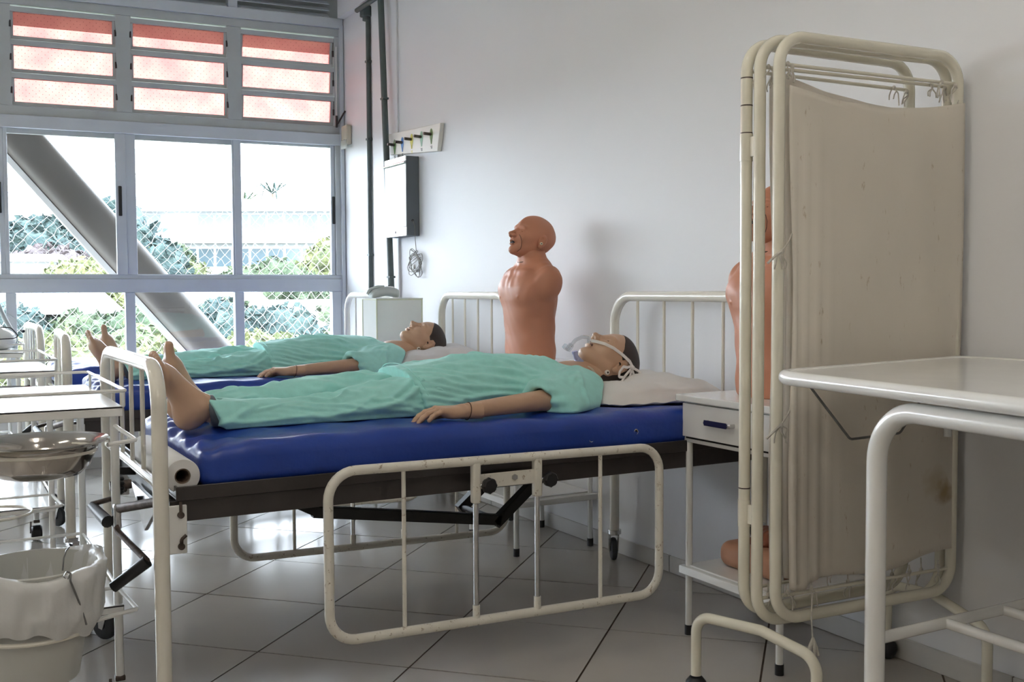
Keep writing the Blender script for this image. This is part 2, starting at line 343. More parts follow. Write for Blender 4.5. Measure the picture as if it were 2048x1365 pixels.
# ------------------------------------------------------------------ distance-field modelling (organic shapes)
def smin(a, b, k):
    h = np.maximum(k - np.abs(a - b), 0) / k
    return np.minimum(a, b) - h * h * k * .25
def smax(a, b, k): return -smin(-a, -b, k)
class Field:
    def __init__(s, lo, hi, h):
        s.lo = np.array(lo, float); s.h = h
        s.n = np.ceil((np.array(hi) - s.lo) / h).astype(int) + 1
        s.ax = [s.lo[i] + h * np.arange(s.n[i]) for i in range(3)]
        s.D = np.full(s.n, 1.0, np.float32)
    def _blk(s, lo, hi):
        sl = []
        for i in range(3):
            a = int(np.clip(math.floor((lo[i] - s.lo[i]) / s.h), 0, s.n[i])); b = int(np.clip(math.ceil((hi[i] - s.lo[i]) / s.h) + 1, 0, s.n[i]))
            sl.append(slice(a, b))
        return tuple(sl)
    def put(s, fn, lo, hi, k=.01, op='u'):
        m = k + s.h * 3; sl = s._blk([q - m for q in lo], [q + m for q in hi])
        if any(q.stop <= q.start for q in sl): return s
        x = s.ax[0][sl[0]][:, None, None]; y = s.ax[1][sl[1]][None, :, None]; z = s.ax[2][sl[2]][None, None, :]
        d = fn(x, y, z).astype(np.float32)
        if op == 'u': s.D[sl] = smin(s.D[sl], d, k)
        elif op == 's': s.D[sl] = smax(s.D[sl], -d, k)
        return s
    def whole(s, fn, k=.003):     # intersection with fn<0
        x = s.ax[0][:, None, None]; y = s.ax[1][None, :, None]; z = s.ax[2][None, None, :]
        s.D = smax(s.D, np.broadcast_to(fn(x, y, z), s.D.shape).astype(np.float32), k); return s
    def ell(s, c, r, k=.01, op='u', R=None):
        c = np.array(c, float); r = np.array(r, float); mr = max(r)
        def fn(x, y, z):
            X, Y, Z = x - c[0], y - c[1], z - c[2]
            if R is not None:
                X, Y, Z = (R[0][0] * X + R[1][0] * Y + R[2][0] * Z, R[0][1] * X + R[1][1] * Y + R[2][1] * Z, R[0][2] * X + R[1][2] * Y + R[2][2] * Z)
            k0 = np.sqrt((X / r[0]) ** 2 + (Y / r[1]) ** 2 + (Z / r[2]) ** 2)
            k1 = np.sqrt((X / r[0] ** 2) ** 2 + (Y / r[1] ** 2) ** 2 + (Z / r[2] ** 2) ** 2) + 1e-6
            return k0 * (k0 - 1) / k1
        e = mr if R is not None else r
        return s.put(fn, c - e, c + e, k, op)
    def cap(s, a, b, ra, rb=None, k=.01, op='u'):
        a = np.array(a, float); b = np.array(b, float); rb = ra if rb is None else rb; d = b - a; L2 = d @ d
        def fn(x, y, z):
            X, Y, Z = x - a[0], y - a[1], z - a[2]
            t = np.clip((X * d[0] + Y * d[1] + Z * d[2]) / L2, 0, 1)
            return np.sqrt((X - t * d[0]) ** 2 + (Y - t * d[1]) ** 2 + (Z - t * d[2]) ** 2) - (ra + (rb - ra) * t)
        m = max(ra, rb)
        return s.put(fn, np.minimum(a, b) - m, np.maximum(a, b) + m, k, op)
    def mesh(s):
        D = s.D; n = s.n; I = D < 0
        c = I[:-1, :-1, :-1].astype(np.int8)
        tot = sum(I[a:n[0] - 1 + a, b:n[1] - 1 + b, e:n[2] - 1 + e].astype(np.int8) for a in (0, 1) for b in (0, 1) for e in (0, 1))
        act = np.argwhere((tot > 0) & (tot < 8))
        idx = np.full(tot.shape, -1, np.int64); idx[act[:, 0], act[:, 1], act[:, 2]] = np.arange(len(act))
        cor = [(a, b, e) for a in (0, 1) for b in (0, 1) for e in (0, 1)]
        V = np.stack([D[act[:, 0] + a, act[:, 1] + b, act[:, 2] + e] for a, b, e in cor], 1)
        acc = np.zeros((len(act), 3)); cnt = np.zeros(len(act))
        for i in range(8):
            for j in range(i + 1, 8):
                if sum(abs(cor[i][q] - cor[j][q]) for q in range(3)) != 1: continue
                m = (V[:, i] < 0) != (V[:, j] < 0)
                t = np.where(m, V[:, i] / np.where(m, V[:, i] - V[:, j], 1), 0)
                p = np.array(cor[i])[None] + t[:, None] * (np.array(cor[j]) - np.array(cor[i]))[None]
                acc += np.where(m[:, None], p, 0); cnt += m
        P = s.lo + s.h * (act + acc / cnt[:, None])
        F = []
        for ax in range(3):
            o1, o2 = [(1, 2), (2, 0), (0, 1)][ax]
            sl0 = [slice(None)] * 3; sl1 = [slice(None)] * 3; sl0[ax] = slice(0, -1); sl1[ax] = slice(1, None)
            A = I[tuple(sl0)]; B = I[tuple(sl1)]
            e = np.argwhere(A != B); e = e[(e[:, o1] > 0) & (e[:, o2] > 0) & (e[:, o1] < n[o1] - 1) & (e[:, o2] < n[o2] - 1)]
            fl = A[e[:, 0], e[:, 1], e[:, 2]]
            q = []
            for d1, d2 in ((-1, -1), (0, -1), (0, 0), (-1, 0)):
                g = e.copy(); g[:, o1] += d1; g[:, o2] += d2; q.append(idx[g[:, 0], g[:, 1], g[:, 2]])
            q = np.stack(q, 1); q[~fl] = q[~fl][:, ::-1]; F.append(q)
        return P, np.concatenate(F)
def npbuild(name, blocks, mat, parent=None, disp=None, label=None, sharp=None):
    """blocks: list of (P, F); joined into one mesh"""
    V = []; Fs = []; b = 0
    for P, F in blocks: V.append(P); Fs.append(F + b); b += len(P)
    V = np.concatenate(V); Fs = np.concatenate(Fs)
    me = bpy.data.meshes.new(name)
    me.vertices.add(len(V)); me.vertices.foreach_set('co', V.astype(np.float32).ravel())
    me.loops.add(Fs.size); me.loops.foreach_set('vertex_index', Fs.astype(np.int32).ravel())
    me.polygons.add(len(Fs)); me.polygons.foreach_set('loop_start', np.arange(0, Fs.size, 4, dtype=np.int32))
    me.update(calc_edges=True); me.validate()
    me.polygons.foreach_set('use_smooth', [True] * len(me.polygons))
    if disp is not None:
        N = np.zeros(len(V) * 3, np.float32); me.vertices.foreach_get('normal', N); N = N.reshape(-1, 3)
        V = V + N * disp(V, N)[:, None]
        me.vertices.foreach_set('co', V.astype(np.float32).ravel()); me.update()
    me.materials.append(mat)
    o = bpy.data.objects.new(name, me); COL.objects.link(o)
    if parent is not None: o.parent = parent
    if label: o['label'] = label
    return o
def xf(PF, R, t): return PF[0] @ np.array(R).T + np.array(t), PF[1]
def fold(V, cy, R, segs):
    """creases drawn in (x, girth angle) coordinates: (x0, t0, x1, t1, width, height), t in degrees, 180 = near side, 90 = top"""
    th = np.degrees(np.arctan2(np.maximum(V[:, 2], 0) * 1.5, V[:, 1] - cy)); s_ = th * R * math.pi / 180
    d = np.zeros(len(V))
    for x0, t0, x1, t1, wd, am in segs:
        a0, a1 = t0 * R * math.pi / 180, t1 * R * math.pi / 180
        D = np.array((x1 - x0, a1 - a0)); L2 = D @ D + 1e-9
        t = np.clip(((V[:, 0] - x0) * D[0] + (s_ - a0) * D[1]) / L2, -.1, 1.1)
        ox = V[:, 0] - x0 - t * D[0]; oy = s_ - a0 - t * D[1]
        q = (ox ** 2 + oy ** 2) / wd ** 2
        d += am * (1 - .8 * q) * np.exp(-q) * np.clip(np.minimum(t + .1, 1.1 - t) * 3.2, 0, 1)
    return d
def hump(V, segs):
    """sum of soft creases: (a, b, width, amplitude)"""
    d = np.zeros(len(V))
    for a, b, wd, am in segs:
        a = np.array(a, float); b = np.array(b, float); D = b - a; L2 = D @ D
        t = np.clip((V - a) @ D / L2, 0, 1)
        q = np.linalg.norm(V - a - t[:, None] * D, axis=1)
        d += am * np.exp(-(q / wd) ** 2) * np.sin(math.pi * np.clip(t * .9 + .05, 0, 1)) ** .5
    return d

# ================================================================== SETTING
XW = 2.548                                   # face of the right-hand wall
WC = Vector((2.548, 6.99, 0)); WA = math.radians(-3.75)     # corner and direction of the window wall
WE = Vector((math.cos(WA), math.sin(WA), 0)); WN = Vector((-math.sin(WA), math.cos(WA), 0))
def wp(s, z, o=0.0): p = WC + WE * s + WN * o; return (p.x, p.y, z)
XL, YB, ZC = -3.4, -2.4, 3.42
ywl = (WC + WE * ((XL - XW) / math.cos(WA))).y
ROOM = [(XL, YB), (XW, YB), (XW, WC.y), (XL, ywl)]
MB().box(XW, XW + .15, YB - .15, WC.y + .2, -.02, ZC).build('wall_right', m_wall)['kind'] = 'structure'
MB().box(XL - .15, XL, YB - .15, ywl + .2, -.02, ZC).build('wall_left', m_wallb)['kind'] = 'structure'
MB().box(XL, XW, YB - .15, YB, -.02, ZC).build('wall_back', m_wallb)['kind'] = 'structure'
MB().prism([(XL - .15, YB - .15), (XW + .15, YB - .15), (XW + .15, WC.y + .1), (XL - .15, ywl + .1)], ZC, ZC + .12).build('ceiling', m_ceil)['kind'] = 'structure'
MB().box(XW - .012, XW - .0005, 6.0, 6.405, .075, 2.955).build('trim_1', m_wall)['kind'] = 'structure'
MB().box(XW - .05, XW - .001, YB + .001, 6.93, 2.985, ZC - .001).build('trim_2', m_wall)['kind'] = 'structure'

# floor: joint bed plus every tile, laid diagonally
fl = MB().prism([(p[0], p[1]) for p in ROOM], -.03, -.0022).build('floor', m_grout); fl['kind'] = 'structure'
T_ = .5048; A0, B0 = 3.364, -1.670; fa = math.radians(44.56)
fs = Vector((math.cos(fa), math.sin(fa))); fd = Vector((math.sin(fa), -math.cos(fa)))
def clip(poly, poly2):
    out = poly
    for i in range(len(poly2)):
        a = Vector(poly2[i]); b = Vector(poly2[(i + 1) % len(poly2)]); e = b - a
        side = lambda p: e.x * (p[1] - a.y) - e.y * (p[0] - a.x)
        res = []
        for j in range(len(out)):
            p, q = out[j], out[(j + 1) % len(out)]; sp, sq = side(p), side(q)
            if sp >= 0: res.append(p)
            if (sp > 0) != (sq > 0) and abs(sp - sq) > 1e-12:
                t = sp / (sp - sq); res.append((p[0] + (q[0] - p[0]) * t, p[1] + (q[1] - p[1]) * t))
        out = res
        if len(out) < 3: return []
    return out
inner = [(XL + .004, YB + .004), (XW - .004, YB + .004), (XW - .004, WC.y - .006), (XL + .004, ywl - .006)]
g = .0030; full = None; nt_ = 0
for i in range(-18, 18):
    for j in range(-18, 18):
        c = fs * (A0 + T_ * (i + .5)) + fd * (B0 + T_ * (j + .5)); hw = T_ / 2 - g
        quad = [tuple(c + fs * a * hw + fd * b * hw) for a, b in ((-1, -1), (-1, 1), (1, 1), (1, -1))]
        ar = sum(quad[k][0] * quad[(k + 1) % 4][1] - quad[(k + 1) % 4][0] * quad[k][1] for k in range(4))
        if ar < 0: quad = quad[::-1]
        cl = clip(quad, inner)
        if len(cl) < 3: continue
        area = abs(sum(cl[k][0] * cl[(k + 1) % len(cl)][1] - cl[(k + 1) % len(cl)][0] * cl[k][1] for k in range(len(cl)))) / 2
        if area < .004: continue
        whole = abs(area - (2 * hw) ** 2) < 1e-5
        dz = rng.uniform(-.0003, .0003)
        if whole and full is not None:
            o = bpy.data.objects.new('floor_tile', full); COL.objects.link(o)
        else:
            mb = MB().prism([(p[0] - c.x, p[1] - c.y) for p in cl], -.010, 0)
            o = mb.build('floor_tile', m_tile)
            if whole: full = o.data
        o.location = (c.x, c.y, dz - .0002); o.parent = fl; nt_ += 1

# tiled skirting on the right wall and along the window wall
bs = struct_root('baseboard_right', (XW, 0, 0)); bmesh_ = None
y = 3.291 + .502 * 7
while y > YB:
    y1 = min(y, WC.y - .01); y0 = max(y - .502 + .004, YB)
    if y1 - y0 > .05:
        mb = MB().box(-.011, -.0005, y0, y1, .0005, .067)
        mb.build('skirting_tile', m_base, bs, bevel=.002)
    y -= .502
MB().box(-.006, -.0004, YB, WC.y - .02, .0003, .066).build('skirting_joint', m_grout, bs)
lw = struct_root('wall_window')
def wbox(s0, s1, z0, z1, o0, o1): 
    mb = MB(); v = [wp(s, z, o) for s in (s0, s1) for o in (o0, o1) for z in (z0, z1)]
    return mb.add(v, [(0, 1, 3, 2), (4, 6, 7, 5), (0, 4, 5, 1), (2, 3, 7, 6), (0, 2, 6, 4), (1, 5, 7, 3)])
SL = -6.0
wbox(SL, 0, -.02, .42, 0, .18).build('low_wall', m_wall, lw)
wbox(SL, 0, 3.30, ZC, 0, .18).build('lintel', m_wall, lw)
wbox(SL, -.001, .0004, .07, -.012, -.001).build('skirting', m_base, lw)

# ------------------------------------------------ the window wall: lower fixed lights, sliding middle, pink louvers, vents on top
PER = .690
w3 = struct_root('window_3'); w2 = struct_root('window_2'); w1 = struct_root('window_1'); w4 = struct_root('window_4')
def part(root, name, mat, s0, s1, z0, z1, o0, o1, bevel=.003): return wbox(s0, s1, z0, z1, o0, o1).build(name, mat, root, bevel=bevel)
# continuous members
part(w2, 'transom', m_alu, SL, -.004, 1.118, 1.205, -.025, .075)
part(w2, 'sill_track', m_alu, SL, -.004, 1.205, 1.232, -.010, .060)
part(w2, 'head_rail', m_alu, SL, -.004, 2.127, 2.205, -.025, .075)
part(w1, 'louver_sill', m_aludark, SL, -.004, 2.205, 2.262, -.010, .060)
part(w1, 'louver_head', m_aludark, SL, -.004, 2.872, 2.925, -.015, .065)
part(w4, 'vent_sill', m_alu, SL, -.004, 2.925, 2.992, -.035, .075)
part(w4, 'vent_head', m_alu, SL, -.004, 3.262, 3.30, -.01, .10)
part(w3, 'bottom_rail', m_alu, SL, -.004, .42, .475, -.025, .075)
part(w2, 'jamb', m_aludark, -.062, -.004, 1.232, 2.127, -.02, .06)
part(w1, 'jamb', m_aludark, -.060, -.004, 2.262, 2.872, -.012, .06)
part(w2, 'outer_jamb', m_alu, -.028, -.002, .42, 2.95, -.04, .02)
part(w3, 'jamb', m_alu, -.095, -.004, .475, 1.118, -.02, .06)
for k in range(9):
    r = -.062 - PER * k; l = r - PER
    if l < SL: break
    # sliding lights: jambs drawn from the picture: pane edges at about -.09/-.70, -.763/-1.37, -1.49/-2.11
    pr, pl = (r - .030, l + .048) if k % 3 == 0 else ((r - .012, l + .072) if k % 3 == 1 else (r - .052, l + .022))
    if k % 3 == 2: part(w2, 'sash_stile', m_alu, pr, r + .012, 1.232, 2.127, -.015, .03)
    else: part(w2, 'sash_stile', m_alu, pr, r + (.0 if k else -.002), 1.232, 2.127, .0, .04)
    part(w2, 'sash_stile', m_alu, l, pl, 1.232, 2.127, -.005, .045)
    part(w2, 'sash_rail', m_alu, pl, pr, 1.232, 1.236, .005, .035, 0)
    part(w2, 'sash_rail', m_aludark, pl, pr, 2.112 - (.0 if k % 3 == 0 else .016), 2.127, .005, .035, .001)
    part(w2, 'pane', m_glass, pl, pr, 1.236, 2.112, .018, .022, 0)
    if k % 3 != 1:   # recessed black pull
        hs = (pr + .014) if k == 0 else (r - .026)
        hz = 1.68 if k == 0 else 1.70
        part(w2, 'pull_handle', m_black, hs - .011, hs + .011, hz - .095, hz + .095, -.022, -.012, .008)
    # lower fixed lights
    lr = -.095 if k == 0 else r - .008
    part(w3, 'mullion', m_alu, l - .008 - .0, l + .052, .475, 1.118, -.02, .06)
    part(w3, 'pane', m_glass, l + .052, lr, .475, 1.118, .018, .022, 0)
    # pink awning louvers, three to a bay
    lr = r - (.028 if k else .0); ll = l + .052
    part(w1, 'louver_post', m_aludark, l - .034, l + .060, 2.262, 2.872, -.012, .05)
    for q in range(3):
        z0 = 2.268 + .2 * q; z1 = z0 + .192
        til = .035 if k % 3 == 0 else .022
        def tp(s, z, o, z0=z0, z1=z1, til=til): return wp(s, z, o + til * (z1 - z) / (z1 - z0))
        def tb(s0, s1, a0, a1, o0, o1):
            mb = MB(); v = [tp(s, z, o) for s in (s0, s1) for o in (o0, o1) for z in (a0, a1)]
            return mb.add(v, [(0, 1, 3, 2), (4, 6, 7, 5), (0, 4, 5, 1), (2, 3, 7, 6), (0, 2, 6, 4), (1, 5, 7, 3)])
        fr = MB()
        for bx in ((ll, lr, z0, z0 + .022, -.006, .022), (ll, lr, z1 - .030, z1, -.014, .022), (ll, ll + .022, z0 + .022, z1 - .03, -.006, .022), (lr - .022, lr, z0 + .022, z1 - .03, -.006, .022)):
            t = tb(*bx); fr.add(t.v, t.f)
        sash = fr.build('louver_sash', m_aludark, w1, bevel=.002)
        tb(ll + .022, lr - .022, z0 + .022, z1 - .03, .004, .009).build('pink_pane', m_pink, sash)
        for e in (ll + .004, lr - .004):
            mb = MB().tube([tp(e, z1 - .03, -.012), tp(e, z1 - .09, -.02)], .0025, 6)
            mb.tube([tp(e, z1 - .085, -.016), tp(e, z1 - .125, -.024)], .0065, 8)
            mb.build('stay_arm', m_black, sash)
    # ventilation grilles above
    part(w4, 'vent_post', m_alu, l - .02, l + .04, 2.992, 3.262, -.02, .08)
    for q in range(6):
        z = 3.0 + q * .044
        mb = MB(); s0, s1 = l + .045, r - .025
        v = [wp(s, zz, o) for s in (s0, s1) for (zz, o) in ((z, .0), (z + .004, -.002), (z + .036, .055), (z + .032, .057))]
        mb.add(v, [(0, 1, 2, 3), (7, 6, 5, 4), (0, 4, 5, 1), (1, 5, 6, 2), (2, 6, 7, 3), (3, 7, 4, 0)]).build('vent_slat', m_alu, w4)
wbox(SL, -.004, 2.99, 3.27, .085, .095).build('vent_backing', m_aludark, w4)
# crank lever at the lower right of the louvers
mb = MB().tube([wp(-.05, 2.27, -.03), wp(-.035, 2.30, -.05), wp(-.003, 2.36, -.07)], .006, 8)
mb.tube([wp(-.052, 2.25, -.025), wp(-.052, 2.33, -.025)], .008, 8); mb.build('lever', m_black, w1)
mb = MB().tube([wp(-.050, 2.33, -.024), wp(-.052, 2.40, -.026), wp(-.05, 2.80, -.026)], .004, 8); mb.build('lever_rod', m_white, w1)

# ------------------------------------------------ outdoors
# roof overhang above the windows
MB().add([wp(s, z, o) for s in (SL - 1, 1.0) for o in (.12, 1.55) for z in (3.10, 3.3)],
         [(0, 1, 3, 2), (4, 6, 7, 5), (0, 4, 5, 1), (2, 3, 7, 6), (0, 2, 6, 4), (1, 5, 7, 3)]).build('roof_overhang', m_concrete)['kind'] = 'structure'
# diagonal structural brace just outside
def slope(s): return 1.24 - 1.20 * (s + 1.272)
d = (Vector(wp(0, slope(0), .62)) - Vector(wp(-1, slope(-1), .62))).normalized()
n1 = WN.copy(); n2 = d.cross(n1).normalized()
if n2.z < 0: n2 = -n2
sec = []
for k in range(28):
    a = 2 * math.pi * k / 28; ca, sa = math.cos(a), math.sin(a)
    e = 2 / 3.2; sec.append((math.copysign(abs(ca) ** e, ca) * .135, math.copysign(abs(sa) ** e, sa) * .15))
mb = MB(); v = []
for s in (-3.6, .6):
    c = Vector(wp(s, slope(s), .66)); v += [c + n2 * a + n1 * b for a, b in sec]
mb.add(v, [(k, (k + 1) % 28, 28 + (k + 1) % 28, 28 + k) for k in range(28)] + [tuple(range(27, -1, -1)), tuple(range(28, 56))])
br = thing('structural_brace', 'thick grey painted diagonal brace crossing outside the window panes', 'brace', wp(-1.3, 0, .66))
mb.build('brace_beam', m_concrete, br, world=True)
mb = MB(); v = []
for s in (-3.6, .6):
    c = Vector(wp(s, slope(s), .66)) - n2 * .152 - n1 * .02
    v += [c + n2 * a + n1 * b for a, b in ((-.018, -.06), (-.018, .06), (.018, .06), (.018, -.06))]
mb.add(v, [(0, 1, 5, 4), (1, 2, 6, 5), (2, 3, 7, 6), (3, 0, 4, 7), (3, 2, 1, 0), (4, 5, 6, 7)]).build('brace_flange', m_base, br, world=True)
# safety net outside the panes
def net(s0, s1, z0, z1, p=.078, dz=.085, o=1.08):
    mb = MB(); H = z1 - z0
    for sg, rr in ((1, .0023), (-1, .0008)):
        run = H * p / dz
        k = int((s0 - run) / p) - 1
        while k * p < s1 + run:
            base = k * p; pts = []; n = int(H / dz)
            for j in range(2 * n + 1):
                z = z0 + dz * j / 2; s = base + sg * p * j / 2
                if s < s0 or s > s1: continue
                wv = .010 * math.sin(j * 1.57 * 2 + k) + .004 * math.sin(j * .9 + k * 2.1)
                pts.append(wp(s + wv, z, o + .01 * math.sin(k * .5 + j * .2)))
            if len(pts) > 1: mb.tube(pts, rr, 3)
            k += 1
    return mb
sn = net(-4.4, .8, -1.4, 2.3).build('safety_net', m_net)
tag(sn, 'white diamond-mesh safety net stretched outside the window panes', 'net')

# terrain, trees and buildings beyond
def leafmat(name, a, b): return M(name, a, .9, col2=b, vscale=1.6, bump=.8, bscale=5, bdist=.4)
m_g = [leafmat('foliage_blue_green', (.040, .068, .060), (.016, .036, .036)), leafmat('foliage_mid_green', (.075, .10, .05), (.03, .052, .028)),
       leafmat('foliage_yellow_green', (.135, .145, .055), (.07, .09, .036)), leafmat('foliage_pale_pink', (.10, .078, .078), (.06, .048, .05))]
m_bark = M('bark', (.16, .12, .09), .9, var=.3)
m_bwhite = M('building_white', (.42, .43, .44), .7, var=.04, vscale=.4)
m_bglass = M('building_blue_glass', (.09, .13, .15), .15, var=.3, vscale=.5)
m_roofw = M('roof_sheet_white', (.5, .5, .5), .6, var=.05, vscale=.6)
m_ground = M('hillside_grass', (.085, .092, .045), .95, col2=(.035, .05, .025), vscale=.35, bump=.5, bscale=2, bdist=.3)
gx, gy = 60, 40; V = []; F = []
for i in range(gx + 1):
    for j in range(gy + 1):
        X = -140 + 280 * i / gx; Y = 8.6 + 150 * (j / gy) ** 1.6
        dd = Y - 8
        Z = -6.5 + 3.9 * min(1, dd / 30) + 2.8 * max(0, min(1, (dd - 35) / 70)) + .5 * math.sin(X * .13) * math.cos(Y * .11)
        V.append((X, Y, Z))
for i in range(gx):
    for j in range(gy): a = i * (gy + 1) + j; F.append((a, a + 1, a + gy + 2, a + gy + 1))
gr = MB().add(V, F).build('ground', m_ground); gr['kind'] = 'structure'
ico_cache = {}
def blob(seed, rad, cs, sub=3):
    import bmesh
    r = np.random.default_rng(seed); mb = MB()
    if sub not in ico_cache:
        bm = bmesh.new(); bmesh.ops.create_icosphere(bm, subdivisions=sub, radius=1)
        bm.verts.ensure_lookup_table()
        ico_cache[sub] = (np.array([v.co[:] for v in bm.verts]), [tuple(v.index for v in f.verts) for f in bm.faces]); bm.free()
    P, Fc = ico_cache[sub]
    for c, s in cs:
        ph = r.uniform(0, 6, 6)
        nn = .14 * np.sin(P[:, 0] * 5 + ph[0]) * np.sin(P[:, 1] * 5 + ph[1]) + .12 * np.sin(P[:, 2] * 8 + ph[2] + P[:, 0] * 4) + r.uniform(-.13, .13, len(P))
        Q = P * (1 + nn)[:, None] * np.array(s) + np.array(c)
        mb.add(Q, Fc)
    return mb
def tree(x, y, zb, h, rad, mi, label, seed, name='tree', palm=False):
    t = thing(name, label, 'tree' if name == 'tree' else 'bush', (x, y, zb))
    r = np.random.default_rng(seed)
    if palm:
        MB().tube([(0, 0, 0), (.2, 0, h * .5), (0, 0, h)], [.22, .14], 8).build('trunk', m_bark, t)
        for k in range(11):
            a = k * 2 * math.pi / 11; L_ = rad
            MB().tube([(0, 0, h), (math.cos(a) * L_ * .5, math.sin(a) * L_ * .5, h + L_ * .35), (math.cos(a) * L_, math.sin(a) * L_, h - L_ * .25)], [.12, .5, .05], 6, fil=.4, flat=(.3, 1)).build('frond', m_g[mi], t)
        return
    MB().tube([(0, 0, 0), (.1, .1, h * .55)], [.05 * h, .03 * h], 8).build('trunk', m_bark, t)
    cs = []
    for k in range(14):
        a = r.uniform(0, 6.28); q = r.uniform(.1, .8) * rad; sz = rad * r.uniform(.32, .55)
        cs.append(((math.cos(a) * q, math.sin(a) * q, h - sz * .8 - rad * r.uniform(0, 1.25) * (q / rad + .25)), (sz, sz, sz * .8)))
    mb = blob(seed, rad, [(c, tuple(q * .82 for q in sz)) for c, sz in cs], 2)
    for c, sz in cs:      # leafy sprays over each clump
        n = 170; P = r.normal(size=(n, 3)); P /= np.linalg.norm(P, axis=1)[:, None]
        P[:, 2] = np.abs(P[:, 2]) * 1.1 - .25
        C = P * np.array(sz) * r.uniform(.8, 1.12, (n, 1)) + np.array(c)
        A = r.normal(size=(n, 3)); A /= np.linalg.norm(A, axis=1)[:, None]; B = np.cross(A, r.normal(size=(n, 3))); B /= np.linalg.norm(B, axis=1)[:, None]
        q = rad * r.uniform(.035, .085, (n, 1)); Q = np.stack([C - A * q, C + B * q * .6, C + A * q, C - B * q * .6], 1).reshape(-1, 3)
        mb.add(Q, [(4 * i, 4 * i + 1, 4 * i + 2, 4 * i + 3) for i in range(n)])
    mb.build('foliage', m_g[mi], t, sharp=180)
def at(px, py, Y):        # a point of the world seen at that pixel, at distance Y (used once to place far scenery)
    dvec = _fw * 2098 + _rt * (px - 1024) - _up * (py - 682.5); t = Y / dvec.y
    return (dvec.x * t, Y, 1.12 + dvec.z * t)
def zg(X, Y):
    dd = Y - 8; return -6.5 + 3.9 * min(1, dd / 30) + 2.8 * max(0, min(1, (dd - 35) / 70)) + .5 * math.sin(X * .13) * math.cos(Y * .11)
def tree_at(px, top, Y, rad, mi, label, seed, **k):
    p = at(px, top, Y); z0 = zg(p[0], p[1]) - .2
    tree(p[0], p[1], z0, p[2] - z0, rad, mi, label, seed, **k)
tree_at(100, 378, 46, 5.2, 0, 'tall dark blue-green tree seen under the upper end of the brace', 1)
tree_at(180, 440, 42, 3.8, 0, 'rounded dark tree just left of the diagonal brace', 2)
tree_at(25, 398, 52, 4.8, 0, 'dark tree at the far left edge of the sliding panes', 3)
tree_at(45, 478, 36, 2.4, 3, 'pinkish flowering tree above the small white house', 4)
tree_at(205, 505, 30, 2.0, 2, 'yellow-green bush at the foot of the left sliding pane', 5, name='bush')
tree_at(125, 518, 28, 1.8, 2, 'low yellowish bush beside the small white house', 6, name='bush')
tree_at(310, 470, 60, 3.0, 1, 'hazy green tree left of the white office block', 7)
tree_at(378, 432, 95, 4.5, 1, 'pale distant tree rising behind the white office block', 8)
tree_at(545, 388, 110, 3.4, 0, 'lone palm tree standing high behind the office block', 9, palm=True)
tree_at(487, 408, 115, 3.6, 1, 'smaller palm tree beside the middle window stile', 10, palm=True)
tree_at(610, 432, 85, 4.0, 1, 'pale green tree behind the right end of the office block', 11)
tree_at(580, 500, 32, 2.0, 1, 'leafy green tree low in the right sliding pane', 12)
tree_at(655, 470, 34, 2.0, 2, 'yellowish tree at the right edge of the sliding panes', 13)
tree_at(330, 488, 44, 1.5, 2, 'small yellow-green tree right of the brace', 14)
tree_at(60, 590, 24, 1.8, 0, 'dark bush in the left lower pane', 15, name='bush')
tree_at(200, 598, 22, 2.0, 1, 'broad green bush behind the net in the left lower pane', 16, name='bush')
tree_at(140, 632, 17, 1.6, 2, 'yellow-green shrub just beyond the left lower pane', 17, name='bush')
tree_at(240, 640, 18, 1.5, 2, 'light green shrub below the brace', 18, name='bush')
tree_at(300, 600, 21, 1.7, 1, 'green bush under the lower edge of the brace', 19, name='bush')
tree_at(445, 588, 24, 1.8, 1, 'green bush right of the brace in the middle lower pane', 20, name='bush')
tree_at(535, 590, 20, 1.5, 0, 'dark green bush in the right lower pane beside the mullion', 21, name='bush')
tree_at(610, 592, 26, 2.2, 1, 'rounded bush above the white shed roof', 22, name='bush')
tree_at(505, 640, 15, 1.1, 2, 'bright green shrub low in the right lower pane', 23, name='bush')
tree_at(360, 660, 17, 1.2, 2, 'pale shrub low in the middle lower pane', 24, name='bush')
# office block: two long floors with blue glazing
ob = thing('office_building', 'long white two-storey office block with bands of blue windows', 'building', at(520, 540, 62))
ox, oy, oz = ob.location; ob.rotation_euler = (0, 0, -.45); ROOTS[ob.name] = Matrix.Translation(ob.location) @ Matrix.Rotation(-.45, 4, 'Z')
MB().box(-9, 8, 0, 8, -5, 3.6).build('block', m_bwhite, ob)
MB().box(-9.6, 8.6, -.9, 8, 1.55, 2.0).build('floor_band', m_bwhite, ob)
MB().box(-9.6, 8.6, -1.0, 8, 3.4, 4.1).build('parapet', m_bwhite, ob)
for fz in (.15, 2.15):
    for k in range(16):
        if k in (3, 4) and fz > 1: continue
        f = MB().box(-8.7 + k * 1.02, -8.7 + k * 1.02 + .96, -.05, .05, fz, fz + 1.15).build('window_frame', m_bwhite, ob)
        MB().box(-8.7 + k * 1.02 + .05, -8.7 + k * 1.02 + .91, -.08, -.06, fz + .05, fz + 1.1).build('pane', m_bglass, f)
